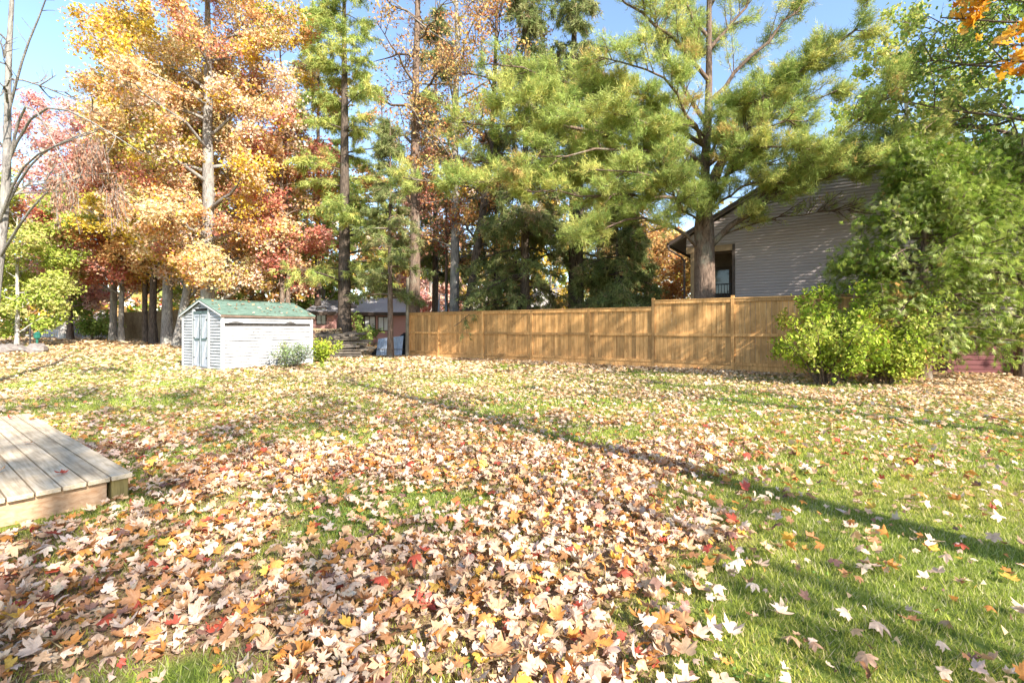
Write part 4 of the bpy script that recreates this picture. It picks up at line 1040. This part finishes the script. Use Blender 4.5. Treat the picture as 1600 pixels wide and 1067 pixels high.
hardwood('yard_maple', 'leafy maple far right of the camera, shading the middle of the fence', 12.6, 4.4, 14, .14, 8.8, 14, 3.0, 'gold', 5600, .13, nl=20, seed=124, bark='bark_brown', nsub=7, ntw=4)
hardwood('yard_maple', 'tall leafy maple at the far right shading the grey house wall', 20.0, 7.0, 15, .2, 7.5, 15, 3.4, 'gold', 5500, .17, nl=20, seed=125, bark='bark_brown', nsub=7, ntw=4)

hardwood('yard_maple', 'thin nearly leafless maple behind the camera on the right, streaking the near lawn', 7.3, -4.7, 12, .07, 5.5, 12, 2.0, 'gold', 350, .11, nl=16, seed=126, bark='bark_brown', nsub=6, ntw=4)

# far wood beyond everything
def woodland():
    rng = np.random.default_rng(130); nb = 260
    ang = rng.uniform(-1.25, 1.25, nb); dist = rng.uniform(62, 85, nb)
    bx = np.sin(ang) * dist; by = np.cos(ang) * dist
    tall = np.where(bx < -38, rng.uniform(6, 10, nb), rng.uniform(9, 17, nb)); rr = rng.uniform(2.6, 4.6, nb)
    n = 30000; w = rng.integers(0, nb, n)
    d = rand_dirs(rng, n); rad = rng.uniform(.75, 1.05, n)[:, None]
    lv = rng.uniform(.12, 1, n)
    C = np.stack([bx[w], by[w], lv * tall[w]], -1) + d * rad * (rr[w] * np.sqrt(np.clip(1.15 - lv ** 2, .08, 1)))[:, None] * np.array([1, 1, .4])
    C[:, 2] += ground_z(C[:, 0], C[:, 1])
    V, F = leaf_tris(rng, C, .8)
    pals = [PAL[k] for k in ('orange', 'gold', 'ygreen', 'pink', 'green', 'peach')]
    pp_ = rng.integers(0, 6, nb); col = np.zeros((n, 3))
    for k in range(6):
        mk = pp_[w] == k; col[mk] = pal_pick(rng, pals[k], int(mk.sum()))
    tag(link('woodland', np_mesh('woodland', V, F, M['leaf'], col)), 'far belt of autumn woodland closing the view', None, None, 'stuff')
woodland()

# ------------------------------------------------------------------ fallen leaves
half = [(0, 1.0), (11, .78), (17, .80), (26, .52), (38, .74), (49, .96), (58, .72), (67, .74), (80, .50), (98, .60), (110, .70), (126, .50), (155, .40), (176, .12)]
mid_o = [(0, 1.0), (25, .52), (50, .95), (80, .5), (110, .68), (160, .35)]
far_o = [(0, 1.0), (28, .55), (55, .9), (120, .55)]
def outline(h):
    r_ = [(a, r) for a, r in h]; l_ = [(-a, r) for a, r in h[1:]][::-1]
    return np.array([(math.sin(R(a)) * r, math.cos(R(a)) * r - .15) for a, r in r_ + l_])
def variants(h, nv, seed, curl=1.0):
    rg = np.random.default_rng(seed); o = outline(h); out = []
    for _ in range(nv):
        p = np.vstack([[0, -.15], o]) * np.array([rg.uniform(.85, 1.1), 1]); p += rg.normal(0, .02, p.shape)
        c1, c2, c3 = rg.uniform(-.35, .85) * curl, rg.uniform(-.35, .85) * curl, rg.uniform(-.3, .3) * curl
        fold = rg.uniform(0, .45) * curl
        if _ % 4 == 3: fold = rg.uniform(.8, 1.6); p[:, 0] *= .62; c2 *= 1.4
        z = c1 * p[:, 0] ** 2 + c2 * p[:, 1] ** 2 + c3 * p[:, 0] * p[:, 1] + fold * np.abs(p[:, 0]) + rg.normal(0, .045, len(p)) * (np.linalg.norm(p, axis=1) > .5)
        out.append(np.column_stack([p, z - z.min() * .5]))
    n = len(o); f = np.array([(0, 1 + (i + 1) % n, 1 + i) for i in range(n)])
    return np.array(out), f
GPAL = np.array([(.74, .53, .37, 6.5), (.65, .42, .24, 5), (.48, .24, .11, 3.4), (.62, .27, .07, 2.6), (.50, .10, .06, .6), (.70, .42, .08, .8), (.28, .15, .11, 1.0), (.74, .57, .43, 2.6)])
GNAME = ['pale pinkish tan', 'light brown', 'russet brown', 'orange', 'red', 'golden yellow', 'dark purplish brown', 'creamy white']
def place_leaves(n, x0, x1, y0, y1, per, rg, wide=1.0):
    x = rg.uniform(x0, x1, n); y = rg.uniform(y0, y1, n)
    keep = (np.abs(x) < y * 1.12 * wide + 1.8) & (rg.random(n) < leaf_density(x, y) * per) & ~in_deck(x, y) & ~in_shed(x, y)
    return x[keep], y[keep]
def leaf_xform(Vt, x, y, z, s, rg, tilt=.28, var_idx=None):
    n = len(x); vi = rg.integers(0, len(Vt), n) if var_idx is None else var_idx
    P = Vt[vi] * s[:, None, None]; P[..., 2] *= rg.choice([1, -1], n, p=[.6, .4])[:, None]
    az = rg.uniform(0, 2 * PI, n); tx = rg.normal(0, tilt, n); ty = rg.normal(0, tilt, n)
    c, s_ = np.cos(tx)[:, None], np.sin(tx)[:, None]; P = np.stack([P[..., 0], P[..., 1] * c - P[..., 2] * s_, P[..., 1] * s_ + P[..., 2] * c], -1)
    c, s_ = np.cos(ty)[:, None], np.sin(ty)[:, None]; P = np.stack([P[..., 0] * c + P[..., 2] * s_, P[..., 1], -P[..., 0] * s_ + P[..., 2] * c], -1)
    c, s_ = np.cos(az)[:, None], np.sin(az)[:, None]; P = np.stack([P[..., 0] * c - P[..., 1] * s_, P[..., 0] * s_ + P[..., 1] * c, P[..., 2]], -1)
    zmin = P[..., 2].min(1); P[..., 2] -= zmin[:, None]
    return P + np.stack([x, y, z], -1)[:, None], vi
rg = np.random.default_rng(200)
VN, FN = variants(half, 14, 1); VM, FM = variants(mid_o, 10, 2, .8); VF, FF = variants(far_o, 10, 3, .7)
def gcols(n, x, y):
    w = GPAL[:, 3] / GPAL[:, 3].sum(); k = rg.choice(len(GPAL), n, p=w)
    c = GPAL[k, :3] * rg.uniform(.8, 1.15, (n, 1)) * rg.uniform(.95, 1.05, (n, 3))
    f = (.38 * sstep((np.asarray(y) - 5) / 7))[:, None]      # dry leaf colour blends towards pale straw with distance
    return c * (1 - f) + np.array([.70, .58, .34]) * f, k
# nearest band with individual leaves
area = (2 * 7.9) * (5.4 - 1.2); x, y = place_leaves(int(area * 760), -7.9, 7.9, 1.2, 5.4, 1, rg)
n = len(x); s = .023 + .041 * rg.random(n) ** 1.5; dn = leaf_density(x, y)
z = ground_z(x, y) + .012 + rg.random(n) ** 1.3 * .05 * dn + (1 - dn) * .018
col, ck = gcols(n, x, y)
size_px = s / np.maximum(y, 1.2) ** 2 * (.4 + z * 14)
inframe = (np.abs(x / y) < 1.05) & (y > 1.85)
order = np.argsort(-(size_px * inframe)); top = order[:290]; rest = order[290:]
P, vi = leaf_xform(VN, x[rest], y[rest], z[rest], s[rest], rg, .34)
def stuff_leaves(name, P, F, col, label):
    nn, m, _ = P.shape
    Fa = (np.arange(nn)[:, None, None] * m + F[None]).reshape(-1, 3)
    o = link(name, np_mesh(name, P.reshape(-1, 3), Fa, M['ground_leaf'], np.repeat(col, len(F), 0))); return tag(o, label, None, None, 'stuff')
stuff_leaves('fallen_leaves', P, FN, col[rest], 'thick litter of fallen maple leaves over the near lawn')
leaf_meshes = {}
CP = outline(half)
for q in top:
    v = int(rg.integers(0, len(VN))); flip = rg.random() < .4; key = (v, int(ck[q]), flip)
    if key not in leaf_meshes:
        Vv = VN[v] * .065 * np.array([1, 1, -1 if flip else 1])
        # stalk
        st = np.array([[-.0012, -.012, .002], [.0012, -.012, .002], [.006, -.085, .012]]); Vv = np.vstack([Vv, st]); nn = len(Vv)
        Fv = np.vstack([FN, [[nn - 3, nn - 2, nn - 1]]])
        leaf_meshes[key] = np_mesh('maple_leaf', Vv, Fv, M['ground_leaf'], np.repeat(GPAL[ck[q]][None, :3] * rg.uniform(.9, 1.08), len(Fv), 0))
    on = 'thick litter' if dn[q] > .5 else 'green grass'
    side = 'by the deck' if x[q] < -1.9 else 'amid the drift' if x[q] < .9 else 'at the drift edge' if x[q] < 1.6 else 'out on open lawn'
    how = 'big' if s[q] > .056 else 'small'; cur = 'cupped' if VN[v][:, 2].max() > .75 else 'flat'
    o = link('maple_leaf', leaf_meshes[key], None, (x[q], y[q], z[q] + .016), (rg.normal(0, .3), rg.normal(0, .3), rg.uniform(0, 6.28)))
    o.scale = (s[q] / .065,) * 3
    tag(o, '%s %s %s maple leaf on %s %s' % (how, cur, GNAME[ck[q]], on, side), 'leaf', 'fallen maple leaves close to the camera')
# a few on the deck
for (a_, b_, k, nm) in ((.35, .33, 4, 'red leaf near the front corner of the deck'), (3.9, .2, 4, 'red leaf at the far end of the deck boards'), (3.6, .05, 3, 'orange leaf near the far deck edge'),
                    (.8, .62, 1, 'light brown leaf on the middle deck boards'), (1.9, .3, 0, 'pale tan leaf halfway along the deck edge board')):
    gx_, gy_ = -3.02 - .8 * a_ - .6 * b_, 3.73 + .6 * a_ - .8 * b_
    Vv = VN[(k * 3 + int(a_ * 7)) % 14] * .06
    o = link('maple_leaf', np_mesh('maple_leaf', Vv, FN, M['ground_leaf'], np.repeat(GPAL[k][None, :3], len(FN), 0)), None, (gx_, gy_, DZ + .012), (.1, .08, a_ * 5))
    tag(o, nm, 'leaf', 'leaves lying on the deck')
# middle and far bands
x, y = place_leaves(int(27 * 5.1 * 400), -13.5, 13.5, 5.4, 10.5, 1, rg); n = len(x); s = .03 + .038 * rg.random(n)
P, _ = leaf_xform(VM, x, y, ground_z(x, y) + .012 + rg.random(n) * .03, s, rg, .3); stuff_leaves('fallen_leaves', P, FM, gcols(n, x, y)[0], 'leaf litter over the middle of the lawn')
x, y = place_leaves(int(30 * 3.5 * 200), -15, 15, 10.5, 14, 1, rg); n = len(x); s = rg.uniform(.045, .08, n)
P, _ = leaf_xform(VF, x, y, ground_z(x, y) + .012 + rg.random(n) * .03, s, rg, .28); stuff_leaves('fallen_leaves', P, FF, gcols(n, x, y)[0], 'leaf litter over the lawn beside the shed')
x, y = place_leaves(int(50 * 12 * 150), -25, 25, 14, 26, 1, rg); n = len(x)
V, F = leaf_quads(rg, np.stack([x, y, ground_z(x, y) + .03 + rg.random(n) * .02], -1), .14, (0, 0, 2.6), asp=.85)
tag(link('fallen_leaves', np_mesh('fallen_leaves', V, F, M['ground_leaf'], gcols(n, x, y)[0])), 'leaf litter over the far lawn up to the fence', None, None, 'stuff')
n0 = 13000; x = rg.uniform(-45, 20, n0); y = rg.uniform(24, 42, n0)
V, F = leaf_quads(rg, np.stack([x, y, ground_z(x, y) + .04], -1), .26, (0, 0, 2.6), asp=.85)
tag(link('fallen_leaves', np_mesh('fallen_leaves', V, F, M['ground_leaf'], gcols(n0, x, y)[0])), 'leaf litter under the trees at the back', None, None, 'stuff')

# ------------------------------------------------------------------ grass
def grass(y0, y1, dens, hgt, wid, seed, name_label):
    rg = np.random.default_rng(seed); xm = y1 * 1.12 + 1.6
    n = int(2 * xm * (y1 - y0) * dens); x = rg.uniform(-xm, xm, n); y = rg.uniform(y0, y1, n)
    d = leaf_density(x, y)
    k = (np.abs(x) < y * 1.12 + 1.6) & (rg.random(n) < 1 - .86 * d) & ~in_deck(x, y) & ~in_shed(x, y); x, y = x[k], y[k]; n = len(x)
    tuft = vn(x, y, 5.0); h = hgt * rg.uniform(.6, 1.3, n) * (.55 + .9 * tuft)
    az = rg.uniform(0, 2 * PI, n); ln = rg.uniform(.2, 1.0, n) * h
    b = np.stack([x, y, ground_z(x, y) - .003], -1); sd_ = np.stack([np.cos(az), np.sin(az), 0 * az], -1) * (wid * rg.uniform(.6, 1.3, n))[:, None] / 2
    ld = rg.uniform(0, 2 * PI, n); tip = b + np.stack([np.cos(ld) * ln, np.sin(ld) * ln, h], -1)
    V = np.stack([b - sd_, b + sd_, tip], 1).reshape(-1, 3); F = np.arange(3 * n).reshape(-1, 3)
    g = np.array([(.36, .40, .065), (.46, .47, .10), (.25, .31, .05), (.56, .51, .2), (.62, .52, .3)])
    pt = vn2(x, y, .8)[:, None]
    kk = rg.choice(5, n, p=[.29, .26, .17, .17, .11]); c = g[kk] * rg.uniform(.8, 1.15, (n, 1)) * (1 + (pt - .5) * np.array([.5, .15, .2]))
    tag(link('grass', np_mesh('grass', V, F, M['grass'], c)), name_label, None, None, 'stuff')
grass(1.4, 4.2, 7800, .036, .0055, 301, 'short green lawn grass closest to the camera')
grass(4.2, 8, 2600, .045, .0105, 302, 'lawn grass in the middle distance')
grass(8, 14, 800, .05, .02, 303, 'lawn grass towards the fence')
grass(14, 26, 170, .055, .04, 304, 'lawn grass around the shed and far end')

def clover():
    rg = np.random.default_rng(310); n = 60000; x = rg.uniform(-8, 8, n); y = rg.uniform(1.6, 7.5, n)
    k = (np.abs(x) < y * 1.12 + .4) & (vn(x + 40, y + 3, 1.1) > .56) & (rg.random(n) < 1 - leaf_density(x, y)) & (rg.random(n) < (3.2 / y) ** 1.2) & ~in_deck(x, y)
    x, y = x[k], y[k]; n = len(x)
    C = np.stack([x, y, ground_z(x, y) + rg.uniform(.015, .04, n)], -1)
    V, F = leaf_quads(rg, C, .018, (0, 0, 2.0), asp=.9)
    tag(link('clover', np_mesh('clover', V, F, M['grass'], np.array([.16, .27, .06]) * rg.uniform(.7, 1.3, (n, 1)))), 'patches of darker clover in the near lawn', None, None, 'stuff')
    n = 16000; x = rg.uniform(-8, 8, n); y = rg.uniform(1.5, 7.5, n)
    k = (np.abs(x) < y * 1.12 + .4) & ~in_deck(x, y) & (rg.random(n) < .12 + leaf_density(x, y)); x, y = x[k], y[k]; n = len(x)
    C = np.stack([x, y, ground_z(x, y) + rg.uniform(.02, .055, n)], -1)
    V, F = leaf_tris(rg, C, .03)
    tag(link('leaf_crumbs', np_mesh('leaf_crumbs', V, F, M['ground_leaf'], gcols(n, x, y)[0] * .9)), 'torn crumbs of dry leaves among the litter', None, None, 'stuff')
clover()
def roof_leaves():
    rg = np.random.default_rng(320); n = 70; a = rg.uniform(0, SL, n) ; b = rg.uniform(-.05, SWD / 2, n) ** 1.0
    zr = EZ + .035 + (b + .1) / (SWD / 2 + .1) * (PZ - EZ + .05) + .0
    Xw = -9.24 + a * .518 - b * .857; Yw = 15.1 + a * .857 + b * .518
    V, F = leaf_quads(rg, np.stack([Xw, Yw, zr], -1), .09, (0, 0, 3), asp=.9)
    tag(link('roof_leaves', np_mesh('roof_leaves', V, F, M['ground_leaf'], gcols(n, a, b)[0])), 'scattered dry leaves lying on the green shed roof', None, None, 'stuff')
roof_leaves()

# ------------------------------------------------------------------ orange maple branch hanging in at the upper right
def orange_branch():
    rng = np.random.default_rng(401)
    base = (8.6, 3.2)
    root = empty('orange_maple', 'bright orange maple leaning in at the top right corner', 'tree', (base[0], base[1], 0))
    off = np.array([base[0], base[1], 0.])
    T = resample([(base[0], base[1], -.1), (8.5, 3.3, 2.5), (8.2, 3.6, 5), (8.0, 3.8, 8)], 10)
    V, F = join([tubes(T[None], np.linspace(.16, .05, 10)[None], 9)]); link('trunk', np_mesh('trunk', V - off, F, M['bark_brown'], smooth=True), root)
    brs = [resample(p, 8) for p in (
        [(8.3, 3.6, 4.2), W(1700, 40, 4.6), W(1590, 45, 4.8), W(1470, 28, 5.0)], [(8.3, 3.6, 4.4), W(1700, -10, 4.6), W(1570, 12, 4.8), W(1480, 0, 4.9)],
        [(8.3, 3.6, 3.9), W(1700, 80, 4.5), W(1610, 78, 4.7), W(1555, 70, 4.8)], [(8.3, 3.6, 4.8), W(1650, -60, 4.6), W(1560, -40, 4.7), W(1500, -50, 4.8)],
        [(8.3, 3.6, 3.7), W(1720, 110, 4.4), W(1640, 95, 4.6), W(1575, 95, 4.7)])]
    brs = np.array(brs); L2 = sub(rng, brs, 6, .45, 1, .32, .55, -.05, -.15, 4)
    V, F = join([tubes(brs, np.broadcast_to(np.linspace(.03, .006, 8), brs.shape[:2]), 6), tubes(L2, np.broadcast_to(np.linspace(.006, .002, 4), L2.shape[:2]), 3)])
    link('branches', np_mesh('branches', V - off, F, M['bark_dark'], smooth=True), root)
    ms_ = []
    for k, c in enumerate([(.72, .34, .03), (.78, .42, .05), (.66, .24, .03), (.75, .38, .04), (.74, .45, .12)]):
        for v in range(3):
            ms_.append(np_mesh('leaf', VN[(k * 3 + v) % 14] * .062 * np.array([1, 1, 1.3]), FN, M['leaf'], np.repeat([c], len(FN), 0)))
    C, D, w = sample_on(rng, L2, 280, .1, 1)
    for i in range(len(C)):
        c = C[i] + rng.normal(0, .045, 3) - off
        o = link('leaf', ms_[int(rng.integers(0, len(ms_)))], root, tuple(c), (rng.normal(PI / 2 * .45, .7), rng.normal(0, .6), rng.uniform(0, 6.28)))
        sc_ = rng.uniform(.8, 1.2); o.scale = (sc_,) * 3
orange_branch()
print('TRIS', sum(len(o.data.loops) - 2 * len(o.data.polygons) for o in scene.objects if o.type == 'MESH'), 'OBJ', len(scene.objects))
